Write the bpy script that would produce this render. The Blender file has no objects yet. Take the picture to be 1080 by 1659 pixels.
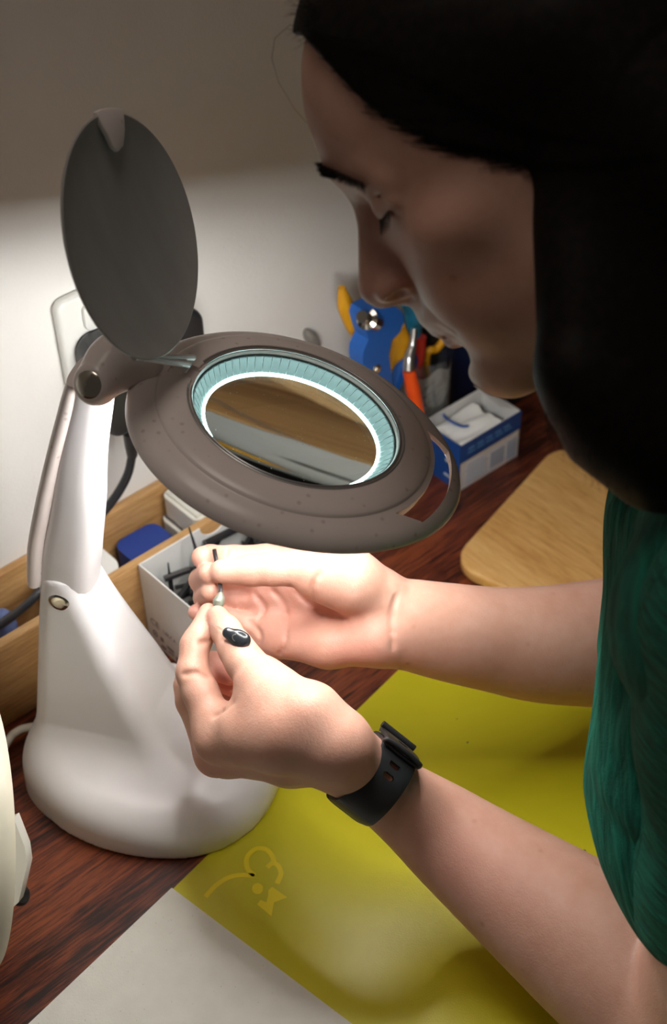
import bpy, bmesh, math, random
import numpy as np
from math import sin, cos, tan, pi, radians, sqrt, atan2, degrees, hypot
from mathutils import Vector, Matrix

random.seed(7); RNG = np.random.default_rng(7)
SC = bpy.context.scene
COL = SC.collection

# ------------------------------------------------------------------ camera calibration
FPX = 2400.0; CX = 540.0; CY = 829.5
HC = 0.84; AZ = radians(40.9); PT = radians(42.0); RL = radians(-1.8)
C = np.array([0, 0, HC])
F = np.array([sin(AZ)*cos(PT), cos(AZ)*cos(PT), -sin(PT)])
_R0 = np.array([cos(AZ), -sin(AZ), 0.0]); _U0 = np.cross(_R0, F)
R = _R0*cos(RL) + _U0*sin(RL); U = -_R0*sin(RL) + _U0*cos(RL)
WALL_Y = 0.765

def ray(x, y): return F + R*(x-CX)/FPX - U*(y-CY)/FPX
def D(x, y, d): return C + ray(x, y)*d                       # a point d metres away along the viewing axis
def onz(x, y, z):
    r = ray(x, y); return C + r*((z-C[2])/r[2])
def onY(x, y, Y):
    r = ray(x, y); return C + r*((Y-C[1])/r[1])
def onpl(x, y, p, n):
    r = ray(x, y); return C + r*(np.dot(p-C, n)/np.dot(r, n))
def nz(v):
    v = np.asarray(v, float); return v/np.linalg.norm(v)

# ------------------------------------------------------------------ materials
def new_mat(name, base=(.8,.8,.8), rough=.5, metal=0.0, spec=.5, **kw):
    m = bpy.data.materials.new(name); m.use_nodes = True
    b = m.node_tree.nodes['Principled BSDF']
    b.inputs['Base Color'].default_value = (*base, 1)
    b.inputs['Roughness'].default_value = rough
    b.inputs['Metallic'].default_value = metal
    b.inputs['Specular IOR Level'].default_value = spec
    for k, v in kw.items(): b.inputs[k.replace('_', ' ')].default_value = v
    return m
def N(m, t, **props):
    n = m.node_tree.nodes.new(t)
    for k, v in props.items(): setattr(n, k, v)
    return n
def L(m, a, b): m.node_tree.links.new(a, b)
def bsdf(m): return m.node_tree.nodes['Principled BSDF']
def coords(m, scale=(1,1,1), rot=(0,0,0), kind='Object'):
    tc = N(m, 'ShaderNodeTexCoord'); mp = N(m, 'ShaderNodeMapping')
    mp.inputs['Scale'].default_value = scale; mp.inputs['Rotation'].default_value = rot
    L(m, tc.outputs[kind], mp.inputs['Vector']); return mp.outputs['Vector']
def noise(m, vec, scale, detail=4, rough=.55, dist=0):
    n = N(m, 'ShaderNodeTexNoise'); n.inputs['Scale'].default_value = scale
    n.inputs['Detail'].default_value = detail; n.inputs['Roughness'].default_value = rough
    n.inputs['Distortion'].default_value = dist
    L(m, vec, n.inputs['Vector']); return n.outputs['Fac']
def ramp(m, fac, stops):
    r = N(m, 'ShaderNodeValToRGB'); e = r.color_ramp.elements
    while len(e) < len(stops): e.new(.5)
    for i, (p, c) in enumerate(stops): e[i].position = p; e[i].color = (*c, 1)
    L(m, fac, r.inputs['Fac']); return r.outputs['Color']
def bump(m, fac, strength=.2, dist=.001):
    b = N(m, 'ShaderNodeBump'); b.inputs['Strength'].default_value = strength
    b.inputs['Distance'].default_value = dist
    L(m, fac, b.inputs['Height']); L(m, b.outputs['Normal'], bsdf(m).inputs['Normal'])
def noisy(name, base, var, scale=40, rough=.5, bstr=0, bscale=300, stretch=(1,1,1), **kw):
    m = new_mat(name, base, rough, **kw); v = coords(m, stretch)
    c0 = tuple(max(0, x*(1-var)) for x in base); c1 = tuple(min(1, x*(1+var)) for x in base)
    L(m, ramp(m, noise(m, v, scale), [(.3, c0), (.7, c1)]), bsdf(m).inputs['Base Color'])
    if bstr: bump(m, noise(m, coords(m), bscale, 3), bstr)
    return m

M = {}
# walls and desk
M['wall'] = noisy('painted_plaster', (.80,.79,.76), .03, 12, .75, .25, 500)
M['floor'] = noisy('floor_covering', (.30,.25,.2), .15, 30, .7)
def wood(name, cols, grain, rough, rot=(0,0,0), fine=1.0, bstr=.12, wd=.13):
    m = new_mat(name, cols[1], rough)
    v = coords(m, grain, rot)
    big = noise(m, v, 5, 6, .6, .6); small = noise(m, coords(m, tuple(g*4*fine for g in grain), rot), 14, 5, .7, .2)
    mx = N(m, 'ShaderNodeMath', operation='MULTIPLY_ADD'); mx.inputs[1].default_value = .55
    L(m, small, mx.inputs[0])
    sc = N(m, 'ShaderNodeMath', operation='MULTIPLY'); sc.inputs[1].default_value = .45
    L(m, big, sc.inputs[0]); L(m, sc.outputs[0], mx.inputs[2])
    L(m, ramp(m, mx.outputs[0], [(.5-wd, cols[0]), (.5, cols[1]), (.5+wd, cols[2])]), bsdf(m).inputs['Base Color'])
    bump(m, mx.outputs[0], bstr, .0006)
    return m
M['mahogany'] = wood('mahogany_veneer', [(.012,.003,.002), (.095,.020,.008), (.21,.053,.017)], (.55, 9, 9), .38, wd=.075)
M['oak'] = wood('oiled_oak', [(.32,.16,.055), (.46,.26,.10), (.58,.36,.16)], (.8, 9, 9), .5)
M['bamboo'] = wood('bamboo_board', [(.50,.25,.07), (.66,.37,.12), (.75,.47,.18)], (5.5, .7, 5.5), .42, (0,0,radians(-8)), .7, .05)
M['mat'] = new_mat('yellow_green_vinyl', (.60,.54,.012), .34, spec=.5)
L(M['mat'], ramp(M['mat'], noise(M['mat'], coords(M['mat']), 14, 5), [(.3,(.57,.52,.012)), (.7,(.63,.57,.016))]), bsdf(M['mat']).inputs['Base Color'])
bump(M['mat'], noise(M['mat'], coords(M['mat']), 900, 3), .25, .0004)
M['mat_print'] = new_mat('yellow_print', (.86,.70,.008), .4)
M['speck'] = new_mat('grey_speck', (.10,.10,.09), .6)
M['paper'] = noisy('speckled_white_paper', (.74,.73,.66), .04, 60, .75, .2, 700)
_v = N(M['paper'], 'ShaderNodeTexVoronoi'); _v.inputs['Scale'].default_value = 210
L(M['paper'], coords(M['paper']), _v.inputs['Vector'])
_old = bsdf(M['paper']).inputs['Base Color'].links[0].from_socket
_mx = N(M['paper'], 'ShaderNodeMixRGB'); _mx.inputs['Color1'].default_value = (.45,.43,.36,1)
L(M['paper'], ramp(M['paper'], _v.outputs['Distance'], [(.03,(0,0,0)), (.09,(1,1,1))]), _mx.inputs['Fac'])
L(M['paper'], _old, _mx.inputs['Color2']); L(M['paper'], _mx.outputs[0], bsdf(M['paper']).inputs['Base Color'])
# lamp
M['white_plastic'] = noisy('white_plastic', (.82,.80,.81), .012, 20, .30)
M['lamp_top'] = noisy('spotted_white_plastic', (.74,.66,.63), .03, 30, .28)  # duller and pinker than the base plastic, with faint spots
_v = N(M['lamp_top'], 'ShaderNodeTexVoronoi'); _v.inputs['Scale'].default_value = 110; _v.inputs['Randomness'].default_value = .55
L(M['lamp_top'], coords(M['lamp_top']), _v.inputs['Vector'])
_old = bsdf(M['lamp_top']).inputs['Base Color'].links[0].from_socket
_mx = N(M['lamp_top'], 'ShaderNodeMixRGB'); _mx.inputs['Color1'].default_value = (.50,.40,.38,1)
L(M['lamp_top'], ramp(M['lamp_top'], _v.outputs['Distance'], [(.08,(.35,.35,.35)), (.18,(1,1,1))]), _mx.inputs['Fac'])
L(M['lamp_top'], _old, _mx.inputs['Color2']); L(M['lamp_top'], _mx.outputs[0], bsdf(M['lamp_top']).inputs['Base Color'])
M['cover_plastic'] = noisy('satin_grey_white_plastic', (.34,.33,.315), .10, 3, .33, stretch=(14,14,1.0))
M['seam'] = new_mat('dark_seam', (.12,.10,.10), .6)
M['chrome'] = new_mat('brushed_chrome', (.62,.58,.50), .16, 1.0)
M['steel'] = new_mat('worn_steel', (.55,.54,.52), .3, 1.0)
M['ring_metal'] = new_mat('silver_trim', (.55,.56,.56), .3, .8)
def emis(name, col, s):
    m = bpy.data.materials.new(name); m.use_nodes = True; nt = m.node_tree; nt.nodes.clear()
    e = nt.nodes.new('ShaderNodeEmission'); e.inputs[0].default_value = (*col, 1); e.inputs[1].default_value = s
    o = nt.nodes.new('ShaderNodeOutputMaterial'); nt.links.new(e.outputs[0], o.inputs[0]); return m
M['tube'] = emis('fluorescent_tube_glow', (1.0, .98, .955), 98)
M['rim_glow'] = emis('lens_rim_glow', (.70, 1.0, .96), 11)  # glow added to the rim for tube light caught at the glass edge
def translucent(name, col, mixf, rough=.3):
    m = bpy.data.materials.new(name); m.use_nodes = True; nt = m.node_tree; nt.nodes.clear()
    d = nt.nodes.new('ShaderNodeBsdfDiffuse'); t = nt.nodes.new('ShaderNodeBsdfTranslucent'); g = nt.nodes.new('ShaderNodeBsdfGlossy')
    for x in (d, t): x.inputs['Color'].default_value = (*col, 1)
    g.inputs['Roughness'].default_value = rough
    a = nt.nodes.new('ShaderNodeMixShader'); a.inputs[0].default_value = mixf
    nt.links.new(d.outputs[0], a.inputs[1]); nt.links.new(t.outputs[0], a.inputs[2])
    b = nt.nodes.new('ShaderNodeMixShader'); b.inputs[0].default_value = .06
    nt.links.new(a.outputs[0], b.inputs[1]); nt.links.new(g.outputs[0], b.inputs[2])
    o = nt.nodes.new('ShaderNodeOutputMaterial'); nt.links.new(b.outputs[0], o.inputs[0]); return m
M['diffuser'] = translucent('ribbed_teal_diffuser', (.038,.066,.066), .3)
M['rib'] = new_mat('diffuser_rib', (.42,.52,.52), .4)  # lighter than the diffuser: rim light on the ribs put into the colour
def glass(name, col, ior=1.5, rough=0.0):
    m = bpy.data.materials.new(name); m.use_nodes = True; nt = m.node_tree; nt.nodes.clear()
    g = nt.nodes.new('ShaderNodeBsdfGlass'); g.inputs['Color'].default_value = (*col, 1)
    g.inputs['IOR'].default_value = ior; g.inputs['Roughness'].default_value = rough
    o = nt.nodes.new('ShaderNodeOutputMaterial'); nt.links.new(g.outputs[0], o.inputs[0]); return m
M['lens'] = glass('optical_glass', (.93,.99,.98), 1.5)
def clear(name, col, f):
    m = bpy.data.materials.new(name); m.use_nodes = True; nt = m.node_tree; nt.nodes.clear()
    t = nt.nodes.new('ShaderNodeBsdfTransparent'); t.inputs[0].default_value = (*col, 1); g = nt.nodes.new('ShaderNodeBsdfGlossy'); g.inputs['Roughness'].default_value = .12
    a = nt.nodes.new('ShaderNodeMixShader'); a.inputs[0].default_value = f; nt.links.new(t.outputs[0], a.inputs[1]); nt.links.new(g.outputs[0], a.inputs[2])
    o = nt.nodes.new('ShaderNodeOutputMaterial'); nt.links.new(a.outputs[0], o.inputs[0]); return m
M['clear_plastic'] = clear('clear_plastic', (.90,.91,.90), .10)
M['dust'] = new_mat('dust', (.75,.75,.72), .9)
# plastics, card
M['black_plastic'] = new_mat('black_plastic', (.012,.012,.013), .38)
M['black_rubber'] = noisy('black_silicone', (.010,.010,.011), .2, 80, .42)
M['black_cable'] = new_mat('black_cable_sheath', (.014,.015,.018), .35)
M['white_card'] = noisy('white_card', (.76,.75,.72), .02, 30, .55)
M['white_card_in'] = noisy('white_card_inner', (.80,.80,.77), .02, 30, .6)
M['off_white'] = noisy('off_white_plastic', (.70,.69,.62), .03, 30, .4)
M['cream_plastic'] = noisy('cream_plastic', (.70,.66,.52), .04, 30, .42)
M['switch_white'] = new_mat('glossy_white_plastic', (.80,.80,.76), .25)
M['blue_box'] = noisy('blue_card', (.010,.065,.27), .06, 30, .45)
M['blue_plastic'] = new_mat('deep_blue_plastic', (.012,.045,.25), .4)
M['grey_blue'] = new_mat('dull_blue_plastic', (.10,.14,.30), .45)
M['hook_grey'] = new_mat('grey_metal_paint', (.20,.19,.17), .5)
M['tool_blue'] = new_mat('blue_handle', (.006,.10,.42), .38)
M['tool_cyan'] = new_mat('cyan_handle', (.01,.22,.42), .4)
M['tool_yellow'] = new_mat('yellow_grip', (.72,.34,.008), .45)
M['tool_orange'] = new_mat('orange_handle', (.80,.085,.012), .3)
M['tool_red'] = new_mat('red_handle', (.45,.02,.012), .4)
M['navy'] = noisy('navy_board', (.006,.016,.075), .1, 20, .6)
M['grey_print'] = new_mat('grey_print', (.22,.20,.21), .7)
M['pale_print'] = new_mat('pale_print', (.45,.50,.58), .7)
M['light_blue_print'] = new_mat('light_blue_print', (.10,.28,.55), .6)
M['dark_card'] = noisy('dark_grey_plastic', (.05,.055,.07), .1, 30, .5)
M['hearing_shell'] = new_mat('dark_graphite_shell', (.020,.024,.027), .22, .3)
M['dome'] = new_mat('smoky_silicone', (.17,.19,.15), .3)
# fabric
m = M['shirt'] = new_mat('crinkled_green_cotton', (.004,.13,.085), .85, spec=.2)
_tc = N(m, 'ShaderNodeAttribute', attribute_name='cloth_uv')
_w = noise(m, _tc.outputs['Vector'], 330, 3, .55, .35)
_w2 = noise(m, _tc.outputs['Vector'], 90, 2, .5, .2)
L(m, ramp(m, _w, [(.32,(.002,.070,.045)), (.66,(.007,.165,.108))]), bsdf(m).inputs['Base Color'])
_ad = N(m, 'ShaderNodeMath', operation='MULTIPLY_ADD'); _ad.inputs[1].default_value = 1.2
L(m, _w2, _ad.inputs[0]); L(m, _w, _ad.inputs[2])
_nf = N(m, 'ShaderNodeMath', operation='MULTIPLY_ADD'); _nf.inputs[1].default_value = .18
L(m, noise(m, coords(m), 1700, 2), _nf.inputs[0]); L(m, _ad.outputs[0], _nf.inputs[2])
bump(m, _nf.outputs[0], 1.0, .006)
# skin
m = M['skin'] = new_mat('skin', (.62,.40,.31), .48, spec=.4)
b = bsdf(m)
b.inputs['Subsurface Weight'].default_value = .12
b.inputs['Subsurface Radius'].default_value = (1.0,.35,.2); b.inputs['Subsurface Scale'].default_value = .006
_at = N(m, 'ShaderNodeAttribute', attribute_name='tint')
_c1 = ramp(m, noise(m, coords(m), 38, 5, .65), [(.3,(.54,.285,.205)), (.68,(.61,.355,.27))])
_mx = N(m, 'ShaderNodeMixRGB'); _mx.inputs['Color2'].default_value = (.62,.235,.20,1)
L(m, _at.outputs['Fac'], _mx.inputs['Fac']); L(m, _c1, _mx.inputs['Color1'])
_vf = N(m, 'ShaderNodeTexVoronoi'); _vf.inputs['Scale'].default_value = 62
L(m, coords(m), _vf.inputs['Vector'])
_fr = ramp(m, _vf.outputs['Distance'], [(.04,(1,1,1)), (.15,(0,0,0))])
_fm = N(m, 'ShaderNodeMath', operation='MULTIPLY'); L(m, _fr, _fm.inputs[0])
L(m, ramp(m, noise(m, coords(m), 21, 2), [(.5,(0,0,0)), (.66,(.55,.55,.55))]), _fm.inputs[1])
_m2 = N(m, 'ShaderNodeMixRGB'); _m2.inputs['Color2'].default_value = (.36,.16,.10,1)
L(m, _fm.outputs[0], _m2.inputs['Fac']); L(m, _mx.outputs[0], _m2.inputs['Color1'])
L(m, _m2.outputs[0], b.inputs['Base Color'])
_n1 = noise(m, coords(m), 260, 3); _n2 = noise(m, coords(m), 900, 2)
_ad = N(m, 'ShaderNodeMath', operation='ADD'); L(m, _n1, _ad.inputs[0]); L(m, _n2, _ad.inputs[1])
bump(m, _ad.outputs[0], .16, .0009)
M['hair'] = noisy('dark_brown_hair', (.006,.004,.003), .4, 220, .55, spec=.12)
M['brow_hair'] = new_mat('eyebrow_hair', (.012,.008,.006), .6)

# ------------------------------------------------------------------ objects
def link(name, me, mat=None, parent=None):
    o = bpy.data.objects.new(name, me); COL.objects.link(o)
    if mat is not None: me.materials.append(mat)
    if parent is not None: o.parent = parent
    return o
def tag(o, label=None, cat=None, group=None, kind=None):
    if label: o['label'] = label
    if cat: o['category'] = cat
    if group: o['group'] = group
    if kind: o['kind'] = kind
    return o
def empty(name, loc=(0,0,0), rotz=0.0, label=None, cat=None, group=None):
    o = bpy.data.objects.new(name, None); COL.objects.link(o); o.empty_display_size = .02
    o.location = tuple(loc); o.rotation_euler = (0,0,rotz)
    bpy.context.view_layer.update()
    return tag(o, label, cat, group)
def put(name, bm, mat, parent=None, smooth=True, bevel=0, seg=2, xf=None, sub=0):
    """link a bmesh as one object; parented meshes keep world coordinates"""
    if bevel > 0:
        es = [e for e in bm.edges if len(e.link_faces) == 2 and e.calc_face_angle(0) > .5]
        bmesh.ops.bevel(bm, geom=es, offset=bevel, segments=seg, affect='EDGES', profile=.5, clamp_overlap=True)
    if xf is not None: bm.transform(xf)
    bmesh.ops.recalc_face_normals(bm, faces=bm.faces)
    me = bpy.data.meshes.new(name); bm.to_mesh(me); bm.free()
    if parent is not None:
        me.transform(world_of(parent).inverted())
    if smooth: 
        for p in me.polygons: p.use_smooth = True
        try: me.set_sharp_from_angle(angle=radians(38))
        except Exception: pass
    o = link(name, me, mat, parent)
    return o
def world_of(o):
    m = Matrix.LocRotScale(o.location, o.rotation_euler, None)
    return world_of(o.parent) @ m if o.parent is not None else m
def mesh_np(name, verts, faces, mat, parent=None, smooth=True):
    me = bpy.data.meshes.new(name)
    verts = np.asarray(verts, np.float32); faces = np.asarray(faces, np.int32)
    k = faces.shape[1]
    me.vertices.add(len(verts)); me.vertices.foreach_set('co', verts.ravel())
    me.loops.add(faces.size); me.loops.foreach_set('vertex_index', faces.ravel())
    me.polygons.add(len(faces)); me.polygons.foreach_set('loop_start', np.arange(0, faces.size, k, dtype=np.int32))
    me.polygons.foreach_set('loop_total', np.full(len(faces), k, np.int32))
    me.update(calc_edges=True)
    if smooth: me.polygons.foreach_set('use_smooth', np.ones(len(faces), bool))
    if parent is not None: me.transform(world_of(parent).inverted())
    return link(name, me, mat, parent)

def box(bm, c, s, xf=None):
    r = bmesh.ops.create_cube(bm, size=1.0, matrix=Matrix.Translation(Vector(c)) @ Matrix.Diagonal((*s, 1)))
    if xf is not None: bmesh.ops.transform(bm, matrix=xf, verts=r['verts'])
    return r['verts']
def nb(): return bmesh.new()
def frame(o, x, y):                                   # matrix with given x axis and approximate y axis
    x = nz(x); z = nz(np.cross(x, y)); y = np.cross(z, x)
    m = Matrix.Identity(4)
    for i in range(3):
        m[i][0] = x[i]; m[i][1] = y[i]; m[i][2] = z[i]; m[i][3] = o[i]
    return m
def lathe(bm, prof, n=96, closed=False, xf=None, rfun=None):
    rings = []
    for r, h in prof:
        ring = []
        for i in range(n):
            a = 2*pi*i/n; rr = rfun(r, a) if rfun else r
            ring.append(bm.verts.new((rr*cos(a), rr*sin(a), h)))
        rings.append(ring)
    K = len(rings)
    for j in range(K if closed else K-1):
        A, B = rings[j], rings[(j+1) % K]
        for i in range(n): bm.faces.new((A[i], A[(i+1) % n], B[(i+1) % n], B[i]))
    if not closed:
        for ring in (rings[0], rings[-1]):
            if (ring[0].co - ring[n//2].co).length > 1e-7: 
                try: bm.faces.new(ring)
                except ValueError: pass
    if xf is not None: bmesh.ops.transform(bm, matrix=xf, verts=[v for g in rings for v in g])
    return rings
def tube(bm, pts, r, n=10, cap=True, r2=None, flat=None):
    pts = [np.asarray(p, float) for p in pts]; K = len(pts)
    rad = r if hasattr(r, '__len__') else [r]*K
    t = [nz(pts[min(i+1, K-1)] - pts[max(i-1, 0)]) for i in range(K)]
    ref = np.array([0,0,1.0]) if abs(t[0][2]) < .9 else np.array([1.0,0,0])
    nrm = nz(np.cross(t[0], ref)); rings = []
    for i in range(K):
        nrm = nz(nrm - t[i]*(nrm @ t[i])); bn = np.cross(t[i], nrm)
        rings.append([bm.verts.new(Vector(pts[i] + rad[i]*(cos(2*pi*j/n)*nrm + sin(2*pi*j/n)*bn))) for j in range(n)])
    for i in range(K-1):
        for j in range(n): bm.faces.new((rings[i][j], rings[i][(j+1) % n], rings[i+1][(j+1) % n], rings[i+1][j]))
    if cap: bm.faces.new(rings[0][::-1]); bm.faces.new(rings[-1])
def smooth_path(P, n=24):
    P = [np.asarray(p, float) for p in P]; out = []
    Q = [2*P[0]-P[1]] + P + [2*P[-1]-P[-2]]
    for i in range(1, len(Q)-2):
        for k in range(n):
            t = k/n; a, b, c, d = Q[i-1], Q[i], Q[i+1], Q[i+2]
            out.append(.5*((2*b)+(-a+c)*t+(2*a-5*b+4*c-d)*t*t+(-a+3*b-3*c+d)*t**3))
    out.append(P[-1]); return out
def prism(bm, poly, z0, z1, xf=None):
    a = [bm.verts.new((x, y, z0)) for x, y in poly]; b = [bm.verts.new((x, y, z1)) for x, y in poly]
    n = len(poly); bm.faces.new(a[::-1]); bm.faces.new(b)
    for i in range(n): bm.faces.new((a[i], a[(i+1) % n], b[(i+1) % n], b[i]))
    if xf is not None: bmesh.ops.transform(bm, matrix=xf, verts=a+b)
def rrect(w, h, r, n=8, cx=0, cy=0):
    P = []
    for qx, qy, a0 in ((1,1,0), (-1,1,pi/2), (-1,-1,pi), (1,-1,1.5*pi)):
        for i in range(n+1):
            a = a0 + pi/2*i/n
            P.append((cx+qx*(w/2-r)+r*cos(a), cy+qy*(h/2-r)+r*sin(a)))
    return P

# ------------------------------------------------------------------ signed distance modelling
class Field:
    def __init__(s, lo, hi, h):
        s.h = h; s.lo = np.floor(np.asarray(lo)/h).astype(int); s.n = np.ceil(np.asarray(hi)/h).astype(int) - s.lo + 1
        s.a = np.full(s.n, 1.0, np.float32)
    def view(s, lo, hi):
        i0 = np.clip(np.floor(np.asarray(lo)/s.h).astype(int) - s.lo, 0, s.n)
        i1 = np.clip(np.ceil(np.asarray(hi)/s.h).astype(int) - s.lo + 1, 0, s.n)
        if np.any(i1 <= i0): return None, None
        sl = tuple(slice(a, b) for a, b in zip(i0, i1))
        ax = [((np.arange(a, b)+l)*s.h).astype(np.float32) for a, b, l in zip(i0, i1, s.lo)]
        X, Y, Z = ax[0][:,None,None], ax[1][None,:,None], ax[2][None,None,:]
        return sl, (X, Y, Z)
    def add(s, fn, lo, hi, k=.004):
        pad = max(k, 0)*1.05 + 3*s.h
        sl, P = s.view(np.asarray(lo)-pad, np.asarray(hi)+pad)
        if sl is None: return
        d = fn(*P).astype(np.float32); a = s.a[sl]
        if k > 0:
            hh = np.maximum(k-np.abs(a-d), 0)/k; s.a[sl] = np.minimum(a, d) - hh*hh*k*.25
        else: s.a[sl] = np.minimum(a, d)
    def sub(s, fn, lo, hi, k=.004):
        pad = k*1.05 + 3*s.h
        sl, P = s.view(np.asarray(lo)-pad, np.asarray(hi)+pad)
        if sl is None: return
        d = -fn(*P).astype(np.float32); a = s.a[sl]
        if k > 0:
            hh = np.maximum(k-np.abs(a-d), 0)/k; s.a[sl] = np.maximum(a, d) + hh*hh*k*.25
        else: s.a[sl] = np.maximum(a, d)
    def merge(s, o, k=.0015):
        i0 = np.maximum(o.lo, s.lo); i1 = np.minimum(o.lo+o.n, s.lo+s.n)
        A = tuple(slice(a-l, b-l) for a, b, l in zip(i0, i1, s.lo)); B = tuple(slice(a-l, b-l) for a, b, l in zip(i0, i1, o.lo))
        a, d = s.a[A], o.a[B]
        hh = np.maximum(k-np.abs(a-d), 0)/k; s.a[A] = np.minimum(a, d) - hh*hh*k*.25
    def mesh(s):
        a = s.a; ins = a < 0
        def c8(f): 
            x = f(ins[:-1], ins[1:]); x = f(x[:,:-1], x[:,1:]); return f(x[:,:,:-1], x[:,:,1:])
        act = c8(np.logical_or) & ~c8(np.logical_and)
        idx = np.argwhere(act); vid = np.full(act.shape, -1, np.int32); vid[act] = np.arange(len(idx))
        offs = [(i,j,k) for i in (0,1) for j in (0,1) for k in (0,1)]
        val = np.stack([a[idx[:,0]+o[0], idx[:,1]+o[1], idx[:,2]+o[2]] for o in offs], 1)
        acc = np.zeros((len(idx), 3)); cnt = np.zeros(len(idx))
        for p in range(8):
            for q in range(p+1, 8):
                if sum(abs(x-y) for x, y in zip(offs[p], offs[q])) != 1: continue
                va, vb = val[:,p], val[:,q]; mk = (va < 0) != (vb < 0)
                t = np.where(mk, va/np.where(mk, va-vb, 1), 0)
                pos = np.array(offs[p])[None] + t[:,None]*(np.array(offs[q])-np.array(offs[p]))[None]
                acc += pos*mk[:,None]; cnt += mk
        V = (idx + acc/cnt[:,None] + s.lo)*s.h
        Fs = []
        for ax in range(3):
            sa = [slice(None)]*3; sb = [slice(None)]*3; sa[ax] = slice(None,-1); sb[ax] = slice(1,None)
            A, B = ins[tuple(sa)], ins[tuple(sb)]; e = np.argwhere(A != B)
            o1, o2 = [x for x in range(3) if x != ax]
            ok = (e[:,o1] > 0) & (e[:,o2] > 0) & (e[:,o1] < a.shape[o1]-1) & (e[:,o2] < a.shape[o2]-1); e = e[ok]
            flip = A[e[:,0], e[:,1], e[:,2]]
            q = []
            for d1, d2 in ((-1,-1), (0,-1), (0,0), (-1,0)):
                c = e.copy(); c[:,o1] += d1; c[:,o2] += d2; q.append(vid[c[:,0], c[:,1], c[:,2]])
            q = np.stack(q, 1)
            if ax == 1: flip = ~flip
            q[~flip] = q[~flip][:, ::-1]; Fs.append(q)
        Fc = np.concatenate(Fs); return V, Fc
def relax(V, Fc, it=2, lam=.5):
    for _ in range(it):
        acc = np.zeros_like(V); cnt = np.zeros(len(V))
        for i in range(4):
            a, b_ = Fc[:,i], Fc[:,(i+1) % 4]
            for k in range(3):
                acc[:,k] += np.bincount(a, V[b_,k], len(V)) + np.bincount(b_, V[a,k], len(V))
            cnt += np.bincount(a, minlength=len(V)) + np.bincount(b_, minlength=len(V))
        V = V + lam*(acc/np.maximum(cnt,1)[:,None]-V)
    return V

def capsule(a, b, ra, rb, sq=None):
    """tapered capsule; sq=(direction, factor) flattens its section along that direction"""
    a = np.asarray(a, float); b = np.asarray(b, float); ba = b-a; L2 = max(ba @ ba, 1e-12)
    if sq is not None:
        n = nz(sq[0]); q = sq[1]
    def fn(X, Y, Z):
        dx, dy, dz = X-a[0], Y-a[1], Z-a[2]
        t = np.clip((dx*ba[0]+dy*ba[1]+dz*ba[2])/L2, 0, 1)
        dx, dy, dz = dx-t*ba[0], dy-t*ba[1], dz-t*ba[2]
        r = ra+(rb-ra)*t
        if sq is None: return np.sqrt(dx*dx+dy*dy+dz*dz)-r
        c = dx*n[0]+dy*n[1]+dz*n[2]; e = c*(1/q-1)
        dx, dy, dz = dx+e*n[0], dy+e*n[1], dz+e*n[2]
        g = np.sqrt(dx*dx+dy*dy+dz*dz)
        return (g-r)*np.minimum(1, q)
    rm = max(ra, rb)*(max(1, sq[1]) if sq is not None else 1)
    return fn, np.minimum(a, b)-rm, np.maximum(a, b)+rm
def ellipsoid(c, axes, rad):
    c = np.asarray(c, float); A = np.asarray(axes, float); rad = np.asarray(rad, float)
    def fn(X, Y, Z):
        dx, dy, dz = X-c[0], Y-c[1], Z-c[2]; s = 0; g = 0
        for i in range(3):
            t = dx*A[i][0]+dy*A[i][1]+dz*A[i][2]; s = s+(t/rad[i])**2; g = g+(t/rad[i]**2)**2
        k0 = np.sqrt(s); k1 = np.sqrt(g)+1e-9
        return k0*(k0-1)/k1
    ext = np.sqrt(sum((A[i]*rad[i])**2 for i in range(3)))
    return fn, c-ext, c+ext

# ================================================================== the setting
bm = nb(); box(bm, (.55, WALL_Y+.04, .35), (2.6, .08, 2.2))
tag(put('wall_back', bm, M['wall'], smooth=False), kind='structure')
bm = nb(); box(bm, (.55, -.2, -.775), (2.6, 2.1, .05))
tag(put('floor', bm, M['floor'], smooth=False), kind='structure')
desk = empty('desk', (.55, .48, -.75), 0, 'dark reddish brown wooden desk under the lamp, pushed against the wall', 'desk')
bm = nb(); box(bm, (.55, .4775, -.015), (1.7, .575, .03)); put('desktop', bm, M['mahogany'], desk, bevel=.002)
for sx in (-.28, 1.38):
    bm = nb(); box(bm, (sx, .48, -.39), (.03, .53, .72)); put('side_panel', bm, M['mahogany'], desk, bevel=.002)

# mat with its print, paper
MX = nz(np.array([.239, .037, 0])); MY = np.array([-MX[1], MX[0], 0])
mat_corner = onz(640, 1090, .0012) + MX*.004                     # upper-left edge runs through here
P0 = onz(280, 1440, .0012); far = P0 + MX*((mat_corner-P0) @ MX)
def edge_pt(t): return P0 + (mat_corner-P0)*t
ED = nz(mat_corner-P0); EN = np.array([ED[1], -ED[0], 0])         # along the left edge, and into the mat
mf = frame(P0, ED, np.array([-ED[1], ED[0], 0]))                 # local x along left edge, y to the left
bm = nb(); prism(bm, rrect(.56, .42, .006, 6, .10, -.21), -.0012, 0.0, mf)
mat_o = tag(put('desk_mat', bm, M['mat'], smooth=False), 'yellow-green vinyl desk mat lying under her forearms', 'mat')
bm = nb()
def stroke(bm, pts, w, z=.00018):
    pts = [np.asarray(p, float) for p in pts]; a = []; b_ = []
    for i, p in enumerate(pts):
        t = nz(np.append(pts[min(i+1, len(pts)-1)]-pts[max(i-1, 0)], 0)); n = np.array([-t[1], t[0], 0])
        q = np.append(p, z); a.append(q+n*w/2); b_.append(q-n*w/2)
    va = [bm.verts.new(x) for x in a]; vb = [bm.verts.new(x) for x in b_]
    for i in range(len(pts)-1): bm.faces.new((va[i], va[i+1], vb[i+1], vb[i]))
def mpx(x, y): return onz(x, y, .0012)[:2]
def zc(x, y): return mpx(300+x/4.909, 1340+y/4.909)
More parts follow.
